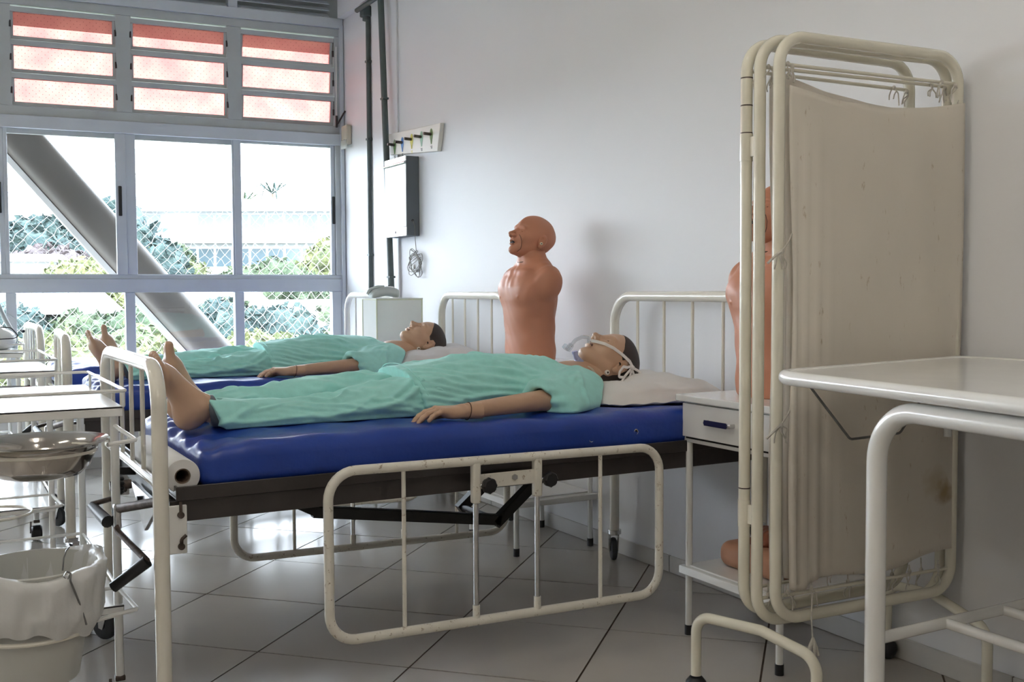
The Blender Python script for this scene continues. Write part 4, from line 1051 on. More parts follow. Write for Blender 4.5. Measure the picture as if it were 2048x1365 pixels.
# mannequin frame: x from feet to head, mattress at z=0, y across; face up
AL = math.radians(19); HS = .955
HEADR = np.array([(-math.sin(AL), 0, math.cos(AL)), (0, -1, 0), (math.cos(AL), 0, math.sin(AL))]).T * HS   # columns: face, left, crown
HEADT = np.array((1.515, 0, .130))
def make_manikin(label):
    t = thing('patient_mannequin', label, 'mannequin', (.60, 3.10, .738), 0, 'full-length patient mannequins')
    blocks = [xf(HEAD, HEADR, HEADT)]
    B = Field((-.02, -.42, -.02), (1.50, .42, .24), .010)
    B.ell((1.15, 0, .065), (.22, .16, .058), k=.04).ell((.84, 0, .060), (.20, .12, .045), k=.05)
    B.cap((1.33, -.12, .062), (1.33, .12, .062), .050, k=.05).cap((1.36, 0, .075), (1.46, 0, .085), .055, .052, k=.05)
    for s in (-1, 1):
        B.cap((.80, s * .085, .05), (.45, s * .105, .035), .045, .028, k=.03).cap((.45, s * .105, .035), (.085, s * .115, .042), .028, .030, k=.02)
        B.cap((1.31, s * .17, .07), (1.08, s * .295, .040), .042, .034, k=.03)
        B.cap((1.08, s * .295, .040), (.77, s * .352, .028), .034, .0245, k=.012)
    B.whole(lambda x, y, z: -z + .001 + 0 * x + 0 * y, k=.01)
    blocks.append(B.mesh())
    for s in (-1, 1):
        # hands palm down, fingers towards the feet, thumb towards the body
        Hm = (HAND[0] * np.array((1, -s if s < 0 else -1, 1)), HAND[1] if s > 0 else HAND[1])
        P = HAND[0].copy(); Fq = HAND[1]
        if s > 0: P[:, 1] *= -1; Fq = Fq[:, ::-1]
        R = rot('Z', math.pi - s * .10) @ rot('Y', .0)
        # after turning by pi the +y side becomes -y: mirror so the thumb is inside
        P[:, 1] *= -1; Fq = Fq[:, ::-1]
        blocks.append((P @ (rot('Z', math.pi + s * .12)).T + np.array((.77, s * .352, .028)), Fq))
        Pf = FOOT[0].copy(); Ff = FOOT[1]
        if s < 0: Pf[:, 1] *= -1; Ff = Ff[:, ::-1]
        # sole faces the foot end, toes up: local x -> up (leaning to the feet), local z -> +x
        tl = math.radians(20 if s < 0 else 4)
        A = np.array([(-math.sin(tl), 0, math.cos(tl)), (0, -1, 0), (math.cos(tl), 0, math.sin(tl))]).T
        Pf = Pf @ A.T
        blocks.append((Pf + np.array((.0 if s < 0 else .015, s * .118, -.004 - Pf[:, 2].min() * 1.0)), Ff))
    body = npbuild('body', blocks, m_skin, t)
    npbuild('hair', [xf(HAIR, HEADR, HEADT)], m_hair, t)
    def H(p): return HEADR @ np.array(p) + HEADT
    # neck joint seam, round neck socket, wrist and ankle joints
    ring = []
    for k in range(40):
        a = 2 * math.pi * k / 40; ring.append(H((-.066 + .0575 * math.cos(a), .0575 * math.sin(a), -.128 - .30 * .0 + .25 * .0575 * math.cos(a))))
    MB().tube(ring, .0016, 5, closed=True).build('neck_seam', m_seam, t)
    for s in (1, -1):
        c = H((-.020, s * .0635, -.058))
        prof = [(.0028, .0), (.0088, .0), (.0088, .003), (.0075, .0045), (.0042, .0045), (.0028, .003)]
        sk = MB().cyl((c[0], c[1] + s * .004, c[2]), (c[0], c[1] - s * .004, c[2]), .0088, 20).build('neck_stud', m_board, t, bevel=.001)
        MB().cyl((c[0], c[1] + s * .001, c[2]), (c[0], c[1] - s * .0046, c[2]), .0035, 10).build('stud_hole', m_hole, sk)
    for s in (-1, 1):
        MB().tube([(.776 + .004 * math.sin(a), s * .3515 + .0252 * math.cos(a), .028 + .0252 * math.sin(a)) for a in np.linspace(0, 2 * math.pi, 28, endpoint=False)], .0014, 5, closed=True).build('wrist_seam', m_seam, t)
        MB().cyl((.792, s * .348 - .0240, .036), (.792, s * .348 - .0262, .036), .0022, 8).build('wrist_pin', m_hole, t)
        yy = s * .118
        MB().tube([(.052 + .014 * math.sin(a) * (1 if s < 0 else .4), yy + .0385 * math.cos(a), .052 + .036 * math.sin(a)) for a in np.linspace(0, 2 * math.pi, 28, endpoint=False)], .0015, 5, closed=True).build('ankle_seam', m_seam, t)
        MB().cyl((.056, yy - .030, .050), (.056, yy - .0385, .050), .0055, 12).build('ankle_hole', m_hole, t)
        sh = MB().lathe([(.001, 0), (.040, 0), (.044, .004), (.046, .03), (.001, .03)], seg=24, axis='x').move(lambda p: (p[0] * 1 + .074 - .30 * p[2], p[1] + yy, p[2] * 1.02 + .046 if p[2] > -.044 else p[2] + .046)).build('shin_shell', m_greybox, t)
        MB().tube([H((.0875, y_, -.0535 - .15 * abs(y_))) for y_ in np.linspace(-.02, .02, 7)], .0022, 6).build('upper_lip', m_lip, t) if s < 0 else None
        # eye lines
        MB().tube([H((.0815 - 8 * (yv - .031) ** 2, s * yv, -.0015 - 12 * (yv - .031) ** 2 * .3)) for yv in np.linspace(.019, .043, 7)], .0011, 5).build('eyelid_line', m_seam, t)
        MB().ell(H((-.006, s * .0795, -.006)), (.005, .003, .006), 8, 6).build('ear_canal', m_hole, t)
    MB().ell(H((.083, 0, -.0593)), (.005, .017, .0035), 12, 8).build('mouth_opening', m_hole, t)
    # ---- trousers
    def interp(x, xs, ys): return np.interp(x, xs, ys)
    T = Field((.03, -.30, -.012), (.92, .30, .19), .0045)
    def leg(cy, tops, hw):
        def fn(x, y, z):
            tz = interp(x, *tops); w_ = interp(x, *hw); c = interp(x, (.05, .4, .75, .9), (cy * 1.0, cy * .95, cy * .75, cy * .6))
            k = ((np.abs(y - c) / w_) ** 2.2 + (np.maximum(z, 0) / tz) ** 2.0) ** (1 / 2.1)
            return np.maximum((k - 1) * np.minimum(tz, w_) * .9, np.maximum(.086 - x - (z - .05) * .42, x - .90) + 0 * y)
        return fn
    T.put(leg(-.118, ((.05, .12, .22, .36, .50, .62, .70, .9), (.088, .082, .074, .068, .082, .104, .112, .105)), ((.05, .3, .6, .9), (.088, .082, .100, .105))), (.03, -.3, -.02), (.92, .3, .19), k=.008)
    T.put(leg(.118, ((.05, .18, .30, .42, .56, .70, .9), (.082, .080, .090, .106, .116, .118, .105)), ((.05, .3, .6, .9), (.088, .085, .105, .125))), (.03, -.3, -.02), (.92, .3, .19), k=.022)
    T.whole(lambda x, y, z: -z + .0015 + 0 * x + 0 * y, k=.004)
    for s in (-1, 1): T.cap((.0, s * .118, .046), (.10, s * .115, .046), .046, .036, k=.006, op='s')
    r = np.random.default_rng(3); segs = []
    for k in range(46):
        x0 = r.uniform(.08, .78); s = r.choice((-1, 1)); y0 = s * .11 + r.uniform(-.08, .05); L_ = r.uniform(.08, .26); an = r.uniform(-.5, .5) + (.0)
        z0 = r.uniform(.0, .11)
        segs.append(((x0, y0, z0), (x0 + L_ * math.cos(an), y0 + .25 * L_ * math.sin(an), z0 + .45 * L_ * math.sin(an)), r.uniform(.008, .018), r.uniform(.005, .011) * r.choice((-1, 1, 1))))
    for k in range(9):
        a = .45 + k * .04; segs.append(((.78, -.03 + .0 * k, .12), (a - .18, -.17, .03 + .008 * k), .012, .006 * (-1) ** k))
    for x0, z0, x1, z1 in ((.08, .012, .55, .022), (.10, .030, .38, .018), (.50, .035, .80, .05), (.55, .085, .35, .05)):
        segs.append(((x0, -.19, z0), (x1, -.20, z1), .010, .007))
    r = np.random.default_rng(21); segT = []; segT2 = []
    for lst, lo, hi in ((segT, 70, 178), (segT2, 20, 150)):
        for k in range(34):
            x0 = r.uniform(.07, .70); L_ = r.uniform(.07, .24); t0 = r.uniform(lo, hi); an = r.uniform(-60, 60) * L_ / .15
            lst.append((x0, t0, x0 + L_, t0 + an, r.uniform(.009, .017), r.uniform(.004, .0085)))
    for k in range(7): segT.append((.50 + .03 * k, 165 - 6 * k, .78, 150 - 14 * k, .011, .006))
    segT += [(.10, 168, .40, 160, .012, .008), (.33, 172, .62, 150, .014, .009), (.30, 100, .44, 128, .012, .009), (.36, 92, .52, 112, .011, .008), (.42, 130, .50, 98, .010, .008), (.52, 150, .70, 168, .014, .009)]
    def dT(V, N):
        near = V[:, 1] < .0
        d = np.where(near, fold(V, -.10, .10, segT), fold(V, .10, .10, segT2)) + .0020 * np.sin(V[:, 0] * 42 + 5 * np.sin(V[:, 1] * 18) + V[:, 2] * 30) * np.clip(N[:, 2] + .3, 0, 1)
        low = V[:, 2] < .006
        return np.where(low & (N[:, 2] < -.3), 0, d * np.clip(V[:, 2] / .02, .15, 1))
    npbuild('trousers', [T.mesh()], m_scrub, t, disp=dT)
    # ---- tunic with short sleeves
    U = Field((.62, -.46, -.012), (1.46, .46, .24), .0045)
    def torso(x, y, z):
        tz = np.interp(x, (.62, .76, .89, 1.00, 1.10, 1.22, 1.32, 1.40, 1.46), (.139, .147, .156, .165, .168, .156, .122, .095, .08))
        w_ = np.interp(x, (.62, .72, .85, 1.05, 1.22, 1.32, 1.40, 1.46), (.225, .212, .200, .205, .215, .205, .165, .12))
        k = ((np.abs(y) / w_) ** 2.5 + (np.maximum(z, 0) / tz) ** 2.1) ** (1 / 2.3)
        hem = .682 - x + (z - .14) * -.28
        return np.maximum((k - 1) * np.minimum(tz, w_) * .9, hem)
    U.put(torso, (.62, -.42, -.02), (1.46, .42, .24), k=.006)
    for s in (-1, 1):
        U.cap((1.30, s * .150, .058), (1.07, s * .285, .044), .060, .055, k=.05)
        U.cap((1.30, s * .20, .035), (1.12, s * .310, .018), .062, .050, k=.04)
        U.cap((1.28, s * .26, .010), (1.14, s * .352, .006), .030, .024, k=.04)
        d_ = np.array((-.87, s * .49, 0)); pc = np.array((1.045, s * .285, .04))
        U.put(lambda x, y, z, d_=d_, pc=pc: np.maximum(-((x - pc[0]) * d_[0] + (y - pc[1]) * d_[1] - .003 - (z - .05) * .25), np.maximum(np.abs(y * s) * -1 + .205, x - 1.2)) + 0 * z, (.9, min(s * .2, s * .46), -.02), (1.2, max(s * .2, s * .46), .2), k=.003, op='s')
        U.cap((.98, s * .330, .040), (1.12, s * .275, .044), .043, .036, k=.006, op='s')
    U.whole(lambda x, y, z: (x - 1.378) - .85 * (z - .122) + .0 * y, k=.004)
    U.ell((1.462, 0, .10), (.098, .085, .12), k=.004, op='s')
    U.whole(lambda x, y, z: -z + .0015 + 0 * x + 0 * y, k=.004)
    r = np.random.default_rng(11); segs2 = []
    for s in (-1, 1):
        for k in range(9):        # folds radiating from the armpit across chest and belly
            a = math.pi * (.53 + .055 * k); L_ = .16 + .045 * (k % 4)
            segs2.append(((1.12, s * .195, .07 + .006 * k), (1.12 + L_ * math.cos(a), s * (.195 - .10 * math.sin(a) * k / 5), .06 + .012 * k), .012, .011 * (1 if k % 2 else -.8)))
        for k in range(6): segs2.append(((1.30 - .02 * k, s * .19, .10 - .014 * k), (1.12 - .01 * k, s * .27, .065 - .012 * k), .010, .006 * (-1) ** k))
    for k in range(26):
        x0 = r.uniform(.72, 1.3); y0 = r.uniform(-.19, .12); z0 = .155 * math.sqrt(max(0, 1 - (y0 / .22) ** 2)); L_ = r.uniform(.1, .28); an = r.uniform(-.35, .35)
        segs2.append(((x0, y0, z0), (x0 - L_ * math.cos(an), y0 - .4 * L_ * math.sin(an), z0 - .05 * L_), r.uniform(.010, .02), r.uniform(.005, .010) * r.choice((-1, 1))))
    for k in range(8):
        segs2.append(((.70 + .012 * k, -.14 - .01 * k, .12 - .012 * k), (.88 + .05 * k, -.19, .05 + .004 * k), .011, .006 * (-1) ** k))
    r = np.random.default_rng(33); segU = []
    for k in range(10):       # from the armpit fanning over chest and belly
        t1 = 172 - 11 * k; L_ = .18 + .04 * (k % 3); x_ = 1.13 - .014 * (k % 4) - .005 * k; segU.append((x_, 170 - 7.5 * k, x_ - L_, t1 - 3 * k, .011 + .002 * (k % 2), .008))
    for k in range(6): segU.append((1.32 - .022 * k, 124 + 7 * k, 1.15 + .012 * k, 142 + 7 * k, .010, .006))
    for k in range(24):
        x0 = r.uniform(.70, 1.15); L_ = r.uniform(.08, .26); t0 = r.uniform(40, 172); segU.append((x0, t0, x0 + L_, t0 + r.uniform(-28, 28), r.uniform(.010, .018), r.uniform(.004, .008)))
    for k in range(7): segU.append((.70, 165 - 9 * k, .84 + .02 * k, 172 - 5 * k, .013, .009))
    for k in range(5): segU.append((1.32 - .02 * k, 60 + 14 * k, 1.20, 66 + 12 * k, .014, .005))
    def dU(V, N):
        d = fold(V, 0, .17, segU) + .0015 * np.sin(V[:, 0] * 30 + 4 * np.sin(V[:, 1] * 14))
        return np.where((V[:, 2] < .006) & (N[:, 2] < -.3), 0, d * np.clip(V[:, 2] / .02, .15, 1))
    tun = npbuild('tunic', [U.mesh()], m_scrub, t, disp=dU)
    # stitched hem band and side slit flap
    hb = []
    for k in range(25):
        y_ = -.205 + .41 * k / 24; zz = .147 * max(0, 1 - (abs(y_) / .214) ** 2.5) ** (1 / 2.1)
        hb.append((.697 + (.14 - zz) * .28 - .0, y_, zz + .0045))
    MB().tube(hb, .0016, 5).build('hem_stitching', m_scrub, t)
    return t
man1 = make_manikin('patient mannequin in green scrubs with a clear breathing tube taped in its mouth')
bx, by = bedpt(BED2, .135, .435)
man2 = copy_tree(man1, (bx + .03, by, .738), BED2[1] + .0, 'patient mannequin in green scrubs with a bare, tube-free face')

# ---- things on the first mannequin
def HW(p): q = HEADR @ np.array(p) + HEADT + np.array((.60, 3.10, .738)); return tuple(q)
at_ = thing('breathing_tube', 'curved clear plastic breathing tube held in the mouth of the nearest mannequin', 'tube', HW((.09, 0, -.06)))
m0 = HW((.075, 0, -.060)); mb = MB().tube([m0, HW((.10, 0, -.058)), (2.028, 3.095, .953), (1.999, 3.092, .956), (1.970, 3.09, .946), (1.948, 3.088, .926)], .0065, 14, fil=.02, nf=5); mb.build('tube_wall', m_clear, at_, world=True)
MB().cyl((1.952, 3.088, .930), (1.936, 3.087, .912), .0105, 16).build('connector', m_clear, at_, world=True)
MB().cyl((1.9345, 3.087, .926), (1.926, 3.087, .917), .014, 16).build('connector_flange', m_clear, at_, world=True)
MB().tube([m0, HW((.105, .006, -.056)), (2.03, 3.09, .958), (2.0, 3.088, .962)], .0016, 6, fil=.01).build('cuff_line', m_ribbon, at_, world=True)
tc_ = thing('tracheostomy_tube', 'lilac plastic neck tube with a beige strap on the nearest mannequin', 'tube', (1.99, 3.09, .872))
MB().cyl((2.000, 3.095, .862), (1.976, 3.093, .880), .0115, 16).build('flange_body', m_lilac, tc_, world=True, bevel=.002)
MB().tube([(1.984, 3.093, .874), (1.973, 3.092, .888), (1.968, 3.092, .904)], [.0095, .0085], 14, fil=.006).build('port', m_lilac, tc_, world=True)
MB().cyl((1.9695, 3.092, .898), (1.9675, 3.092, .9065), .0105, 16).build('port_rim', m_lilac, tc_, world=True)
MB().tube([(1.998, 3.078, .866), (2.010, 3.045, .845), (2.022, 3.030, .818), (2.034, 3.033, .79)], .006, 8, fil=.01, flat=(.25, 1.2)).build('strap', m_beige, tc_, world=True)
# cotton tape from mouth to the back of the head, knotted at the ear
def ribbon(mb, pts, wd=.005): 
    mb.tube(pts, wd, 8, fil=.006, nf=4, flat=(.22, 1), upv=(0, -1, 0)); return mb
tt = thing('fixing_tape', 'white cotton tape tying the breathing tube, knotted over the ear', 'tape', HW((-.03, .08, .03)))
mb = MB(); ribbon(mb, [HW((.100, .010, -.052)), HW((.094, .032, -.044)), HW((.080, .055, -.028)), HW((.056, .0685, -.006)), HW((.022, .0805, .016)), HW((-.010, .088, .033)), HW((-.035, .092, .036))], .0055)
mb.build('cheek_band', m_ribbon, tt, world=True)
mb = MB(); ribbon(mb, [HW((-.030, .090, .036)), HW((-.026, .094, .012)), HW((-.016, .096, -.004)), HW((-.028, .096, -.026)), HW((-.046, .093, -.034)), HW((-.056, .092, -.012)), HW((-.044, .092, .014)), HW((-.036, .090, .034))], .0048)
mb.build('bow_loop', m_ribbon, tt, world=True)
mb = MB(); ribbon(mb, [HW((-.036, .090, .036)), HW((-.060, .093, .058)), HW((-.084, .091, .066)), HW((-.092, .091, .048)), HW((-.072, .093, .032)), HW((-.045, .090, .032))], .0048)
mb.build('bow_loop', m_ribbon, tt, world=True)
mb = MB(); ribbon(mb, [HW((-.035, .091, .034)), HW((-.060, .096, .012)), HW((-.084, .094, -.010)), HW((-.098, .091, -.004))], .0045); ribbon(mb, [HW((-.035, .091, .034)), HW((-.052, .095, -.010)), HW((-.074, .094, -.038)), HW((-.088, .093, -.040)), HW((-.084, .093, -.022))], .0045)
mb.build('tape_end', m_ribbon, tt, world=True)
MB().ell(HW((-.036, .093, .034)), (.010, .006, .009), 10, 8).build('knot', m_ribbon, tt, world=True)

# ================================================================== UPRIGHT TORSOS
TIL = math.radians(26)
TH_R = np.array([(math.cos(TIL), 0, math.sin(TIL)), (0, 1, 0), (-math.sin(TIL), 0, math.cos(TIL))]).T * .93
TH_T = np.array((-.006, 0, .556))
def torso_mesh():
    F = Field((-.20, -.26, -.012), (.20, .26, .56), .0045)
    zs = (0, .05, .12, .20, .28, .34, .38, .41, .44, .47, .50)
    ry = np.array((.138, .140, .134, .134, .150, .160, .158, .135, .095, .062, .058)); rx = np.array((.094, .096, .096, .102, .108, .106, .096, .080, .066, .058, .056))
    cx = np.array((0, 0, .002, .004, .004, 0, -.006, -.012, -.014, -.012, -.008))
    def fn(x, y, z):
        a = np.interp(z, zs, rx); b = np.interp(z, zs, ry); c = np.interp(z, zs, cx)
        k = ((np.abs(x - c) / a) ** 2.2 + (np.abs(y) / b) ** 2.2) ** (1 / 2.2)
        return np.maximum((k - 1) * np.minimum(a, b), z - .50)
    F.put(fn, (-.2, -.26, -.01), (.2, .26, .52), k=.02)
    for s in (1, -1):
        F.ell((-.006, s * .152, .352), (.058, .042, .066), k=.03)
        F.cap((-.015, s * .05, .445), (-.012, s * .150, .385), .034, .036, k=.04)
        F.ell((.060, s * .056, .325), (.044, .082, .058), k=.04)
        F.ell((.106, s * .080, .295), (.006, .006, .006), k=.006)
        F.ell((.060, s * .050, .405), (.012, .045, .010), k=.03)
    F.cap((-.010, 0, .44), (-.004, 0, .50), .056, .053, k=.02)
    F.whole(lambda x, y, z: -z + 0 * x + 0 * y, k=.008)
    return F.mesh()
def make_torso(label, loc, rz):
    t = thing('torso_trainer', label, 'mannequin', loc, rz, 'upright torso trainers')
    HM = head_field(.0026, mouth=.0095, necklen=.075, neckdir=(-.36, 0, -.93)).mesh()
    r = np.random.default_rng(4)
    def dd(V, N): return .0016 * np.sin(V[:, 2] * 60 + 6 * np.sin(V[:, 1] * 22)) * np.sin(V[:, 0] * 30 + V[:, 1] * 35)
    npbuild('body', [torso_mesh(), xf(HM, TH_R, TH_T)], m_torso, t, disp=dd)
    def H(p): return tuple(TH_R @ np.array(p) + TH_T)
    # scalp edge, jaw seam, neck seam
    MB().tube([(-.010 + .0575 * math.cos(a) + .006, .0575 * math.sin(a), .472 + .022 * math.cos(a + math.pi)) for a in np.linspace(0, 2 * math.pi, 36, endpoint=False)], .0022, 6, closed=True).build('neck_seam', m_seam, t)
    for s in (1, -1):
        MB().tube([H(p) for p in ((.083, s * .034, -.018), (.078, s * .048, -.030), (.068, s * .0545, -.048), (.058, s * .0505, -.066), (.052, s * .045, -.080), (.056, s * .030, -.098))], .0011, 5, fil=.01).build('jaw_seam', m_seam, t)
        e = MB().cyl(H((-.016, s * .080, -.020)), H((-.016, s * .0905, -.020)), .0062, 16).build('ear_bolt', m_acrylc, t, bevel=.0015)
        MB().cyl(H((-.016, s * .085, -.020)), H((-.016, s * .0912, -.020)), .0028, 10).build('bolt_socket', m_hole, e)
        MB().tube([H((.0805 - 7 * (v - .031) ** 2, s * v, -.001 + 5 * (v - .031) ** 2)) for v in np.linspace(.018, .045, 8)], .0010, 5).build('eyelid_line', m_seam, t)
    MB().ell(H((.079, 0, -.0592)), (.007, .019, .0095), 12, 8).build('mouth_opening', m_hole, t)
    MB().ell((-.052, 0, .475), (.016, .036, .045), 14, 10).build('neck_sleeve', m_acryl, t, label='milky plastic sleeve at the back of the neck')
    MB().cyl((0, 0, 0), (0, 0, .004), .095, 32).build('base_plate', m_tan, t)
    return t
tor1 = make_torso('tan upright armless torso trainer with open mouth on the cabinet between the mannequins', (2.325, 4.02, .8075), math.radians(180))
tor1.scale = (1, 1, .967)
tor2 = copy_tree(tor1, (2.315, 2.475, .784), math.radians(176), 'tan upright armless torso trainer half hidden by the folding screen'); tor2.scale = (1, 1, 1)

# tan block with red-brown rubber organs on the lower shelf of the near cabinet
tb_ = thing('airway_block', 'tan rounded training block with red-brown rubber mouth on the lower cabinet shelf', 'training model', (2.31, 2.47, .232))
mb = MB().rbox((0, 0, .042), (.115, .135, .042), .036, 10, 5); mb.build('block', m_tan, tb_, sharp=180)
F = Field((-.13, -.15, .05), (.13, .12, .24), .004)
F.ell((.01, -.03, .105), (.062, .070, .038), k=.02); F.ell((.02, .04, .10), (.045, .040, .030), k=.02); F.ell((-.055, .02, .092), (.022, .05, .012), k=.02)
F.cap((-.01, -.05, .12), (.0, -.07, .175), .018, .014, k=.02); F.ell((.0, -.075, .185), (.022, .012, .026), k=.01); F.ell((-.012, -.078, .185), (.012, .010, .017), k=.004, op='s')
F.ell((-.070, -.01, .098), (.018, .026, .006), k=.004, op='s'); F.ell((-.05, -.04, .13), (.02, .02, .015), k=.006, op='s')
npbuild('rubber_organs', [F.mesh()], m_redorg, tb_, disp=lambda V, N: .002 * np.sin(V[:, 0] * 120) * np.sin(V[:, 1] * 95 + V[:, 2] * 70))
MB().tube([(-.03, .06, .105), (-.035, .066, .135), (-.03, .062, .152)], .006, 8, fil=.008).build('valve', m_black, tb_)
mb = MB().lathe([(.026, 0), (.026, .045), (.023, .045), (.023, 0)], seg=24, closed=True).move(lambda p: (p[0] + .03, p[1] + .10, p[2] + .082)); mb.build('clear_cup', m_clear, tb_)

# ================================================================== FOLDING SCREEN
sc = thing('folding_screen', 'cream tubular folding screen with stained cloth panels on arched feet', 'screen', (2.19, 2.02, 0))
PB = (((1.862, 2.048), (2.515, 2.005), .252, 1.757), ((1.880, 1.998), (2.508, 1.965), .268, 1.757), ((1.852, 2.086), (2.44, 2.072), .270, 1.752))
def tie(mb, x, y, z, seed, n=3, sc_=1.0):
    r = np.random.default_rng(seed)
    for k in range(n):
        a = r.uniform(-.9, .9); L_ = r.uniform(.018, .04) * sc_
        ex, ey, ez = x + r.uniform(-.02, .02), y + r.uniform(-.008, .004), z - L_
        mb.tube([(x, y, z), ((x + ex) / 2 + .012 * math.sin(a * 3), y - .006, z - L_ * .4), (ex, ey, ez), (ex + r.uniform(-.006, .006), ey, ez - .012)], .0019, 5, fil=.006, nf=3)
    mb.ell((x, y - .002, z), (.006, .005, .007), 8, 6)
for q, (a, b, zb, zt) in enumerate(PB):
    A = Vector((*a, 0)); B = Vector((*b, 0)); e = (B - A).normalized(); nrm = Vector((e.y, -e.x, 0))   # towards the camera
    f = MB().tube([A + Vector((0, 0, zb)), B + Vector((0, 0, zb)), B + Vector((0, 0, zt)), A + Vector((0, 0, zt))], .0152, 16, closed=True, fil=.075, nf=9).build('panel_frame', m_screenp, sc, world=True)
    ztr = zt - .072; zbr = zb + .062
    for zr in (ztr, zbr):
        MB().cyl(A + e * .012 + Vector((0, 0, zr)), B - e * .012 + Vector((0, 0, zr)), .0048, 8).build('cloth_rod', m_screenp, sc, world=True)
    # cloth: hangs between the posts, sagging between its ties
    n, m = 60, 70; V = []; Fc = []
    L_ = (B - A).length; s0 = .028 if q == 1 else .080; s1 = L_ + (.010 if q == 1 else -.01)
    for i in range(n + 1):
        u = i / n; s = s0 + (s1 - s0) * u
        sag = 4 * u * (1 - u)
        top = (zt - .125 - .030 * sag - .0 * u) if q == 1 else (zt - .080 - .075 * u ** .6 - .005 * sag)
        bot = (.352 + .012 * math.sin(u * 9) + .02 * math.exp(-((u - .02) / .05) ** 2) * 0 - .020 * math.exp(-((u - .07) / .05) ** 2) + .03 * u) + (.012 if q != 1 else 0)
        for j in range(m + 1):
            v = j / m; z = bot + (top - bot) * v
            fold = math.exp(-(u / .16) ** 2) * (.010 * math.sin(u * 95) * (1 - v) + .006 * math.sin(u * 60) * (1 - v) ** 2)
            w_ = .004 * math.sin(u * 11 + 2 * v) * (1 - v) + .0025 * math.sin(u * 23 + v * 5) + fold
            off = .004 - .012 * sag * (v > .9) * (v - .9) * 10 + (.012 if q == 1 else 0)
            edge = .006 * math.sin(z * 7) * (u < .02)
            p = A + e * (s + edge) + nrm * (off + w_); V.append((p.x, p.y, z))
    for i in range(n):
        for j in range(m):
            k = i * (m + 1) + j; Fc.append((k, k + m + 1, k + m + 2, k + 1))
    c = MB().add(V, Fc).build('cloth_panel', m_cloth if q == 1 else m_cloth2, sc, world=True, sharp=180)
    sm = c.modifiers.new('thickness', 'SOLIDIFY'); sm.thickness = .0012
    c['label'] = 'brown-stained cream cloth panel' if q == 1 else 'thin clean cream cloth panel'
    mb = MB()
    for k, (s, z) in enumerate(((.02, ztr), (.035, ztr - .005), (L_ - .07, ztr), (L_ - .02, ztr - .006))): p = A + e * s - nrm * -.006; tie(mb, p.x, p.y, z, 10 * q + k)
    for k, s in enumerate((.03, .11, .30, .46, .57)): p = A + e * s + nrm * .008; tie(mb, p.x, p.y, zbr + .012, 50 + 10 * q + k, 2); mb.tube([(p.x, p.y, .36), (p.x + .004, p.y, zbr)], .0022, 5)
    if q == 1:
        for k, z in enumerate((1.215, .775)):
            p = A + nrm * .018; tie(mb, p.x - .003, p.y, z, 90 + k, 4, .9); mb.tube([(p.x - .003, p.y, z), (p.x + .02, p.y - .004, z + .03), (p.x + .032, p.y + .002, z + .045)], .0024, 5, fil=.01); mb.tube([(p.x - .003, p.y, z), (p.x - .03, p.y - .008, z - .01), (p.x - .05, p.y, z - .03)], .0034, 5, fil=.01)
        p = A + e * .105 + nrm * .02; mb.tube([(p.x, p.y, .33), (p.x - .003, p.y, .27), (p.x, p.y - .004, .20)], .0022, 5, fil=.01)
        for k in range(7): mb.tube([(p.x, p.y - .004, .215), (p.x + .010 * math.sin(k * 2.4), p.y - .004 + .008 * math.cos(k * 2.4), .192), (p.x + .017 * math.sin(k * 2.4), p.y - .004 + .010 * math.cos(k * 2.4), .168)], .0035, 5, fil=.01)
    mb.build('tie_string', m_string, sc, world=True, kind='stuff')
for zz in (1.66, 1.59, 1.52, 1.45, .60, .50):
    MB().cyl((1.852, 2.086, zz), (1.852, 2.086, zz + (.003)), .0158, 14).build('hinge_ring', m_rusty, sc, world=True)
for zz in (1.45, .50):
    MB().cyl((1.852, 2.086, zz), (1.852, 2.086, zz + .07), .0168, 14).build('hinge_sleeve', m_screenp, sc, world=True)
    MB().box(1.849, 1.858, 2.05, 2.086, zz + .01, zz + .06).build('hinge_leaf', m_screenp, sc, world=True)
for (x, y0, x0, y1, x1) in ((1.862, 2.235, 1.815, 1.862, 1.890), (2.515, 2.19, 2.512, 1.80, 2.45)):
    a_ = MB().tube([(x0, y0, .062), (x0, y0, .228), (x, 2.03, .236), (x1, y1, .208), (x1, y1, .062)], .0145, 14, fil=.05, nf=8).build('arched_foot', m_screenp, sc, world=True)
    for (cx, cy) in ((x0, y0), (x1, y1)):
        MB().lathe([(.001, .0), (.018, .004), (.027, .016), (.031, .030), (.028, .045), (.018, .057), (.001, .060)], seg=20).move(lambda p: (p[0] + cx, p[1] + cy, p[2])).build('ball_caster', m_black, sc, world=True)

# ================================================================== EXAMINATION TABLE (right edge)
et = thing('examination_table', 'white enamelled examination table with rounded rim in front of the folding screen', 'table', (2.05, 1.1, 0))
def roundpoly(P, r, n=7):
    out = []
    for i in range(len(P)):
        a, b, c = Vector(P[i - 1]), Vector(P[i]), Vector(P[(i + 1) % len(P)])
        d1 = (a - b).normalized(); d2 = (c - b).normalized(); A = b + d1 * r; B = b + d2 * r
        for k in range(n + 1): u = k / n; out.append(tuple(A * (1 - u) ** 2 + b * 2 * u * (1 - u) + B * u * u))
    return out
TP = [(1.705, 1.815), (1.520, .28), (2.505, .25), (2.505, 1.935)]
rp = roundpoly(TP, .07)
MB().prism([(p[0], p[1]) for p in rp], .908, .930).build('table_top', m_white, et, world=True, bevel=.002)
MB().tube([(p[0], p[1], .918) for p in rp], .0165, 14, closed=True).build('rim_tube', m_white, et, world=True)
l1 = [(1.685, 1.50, 0.02), (1.685, 1.50, .877), (1.585, .62, .877), (1.585, .62, .02)]
l2 = [(2.40, 1.50, .02), (2.40, 1.50, .877), (2.40, .62, .877), (2.40, .62, .02)]
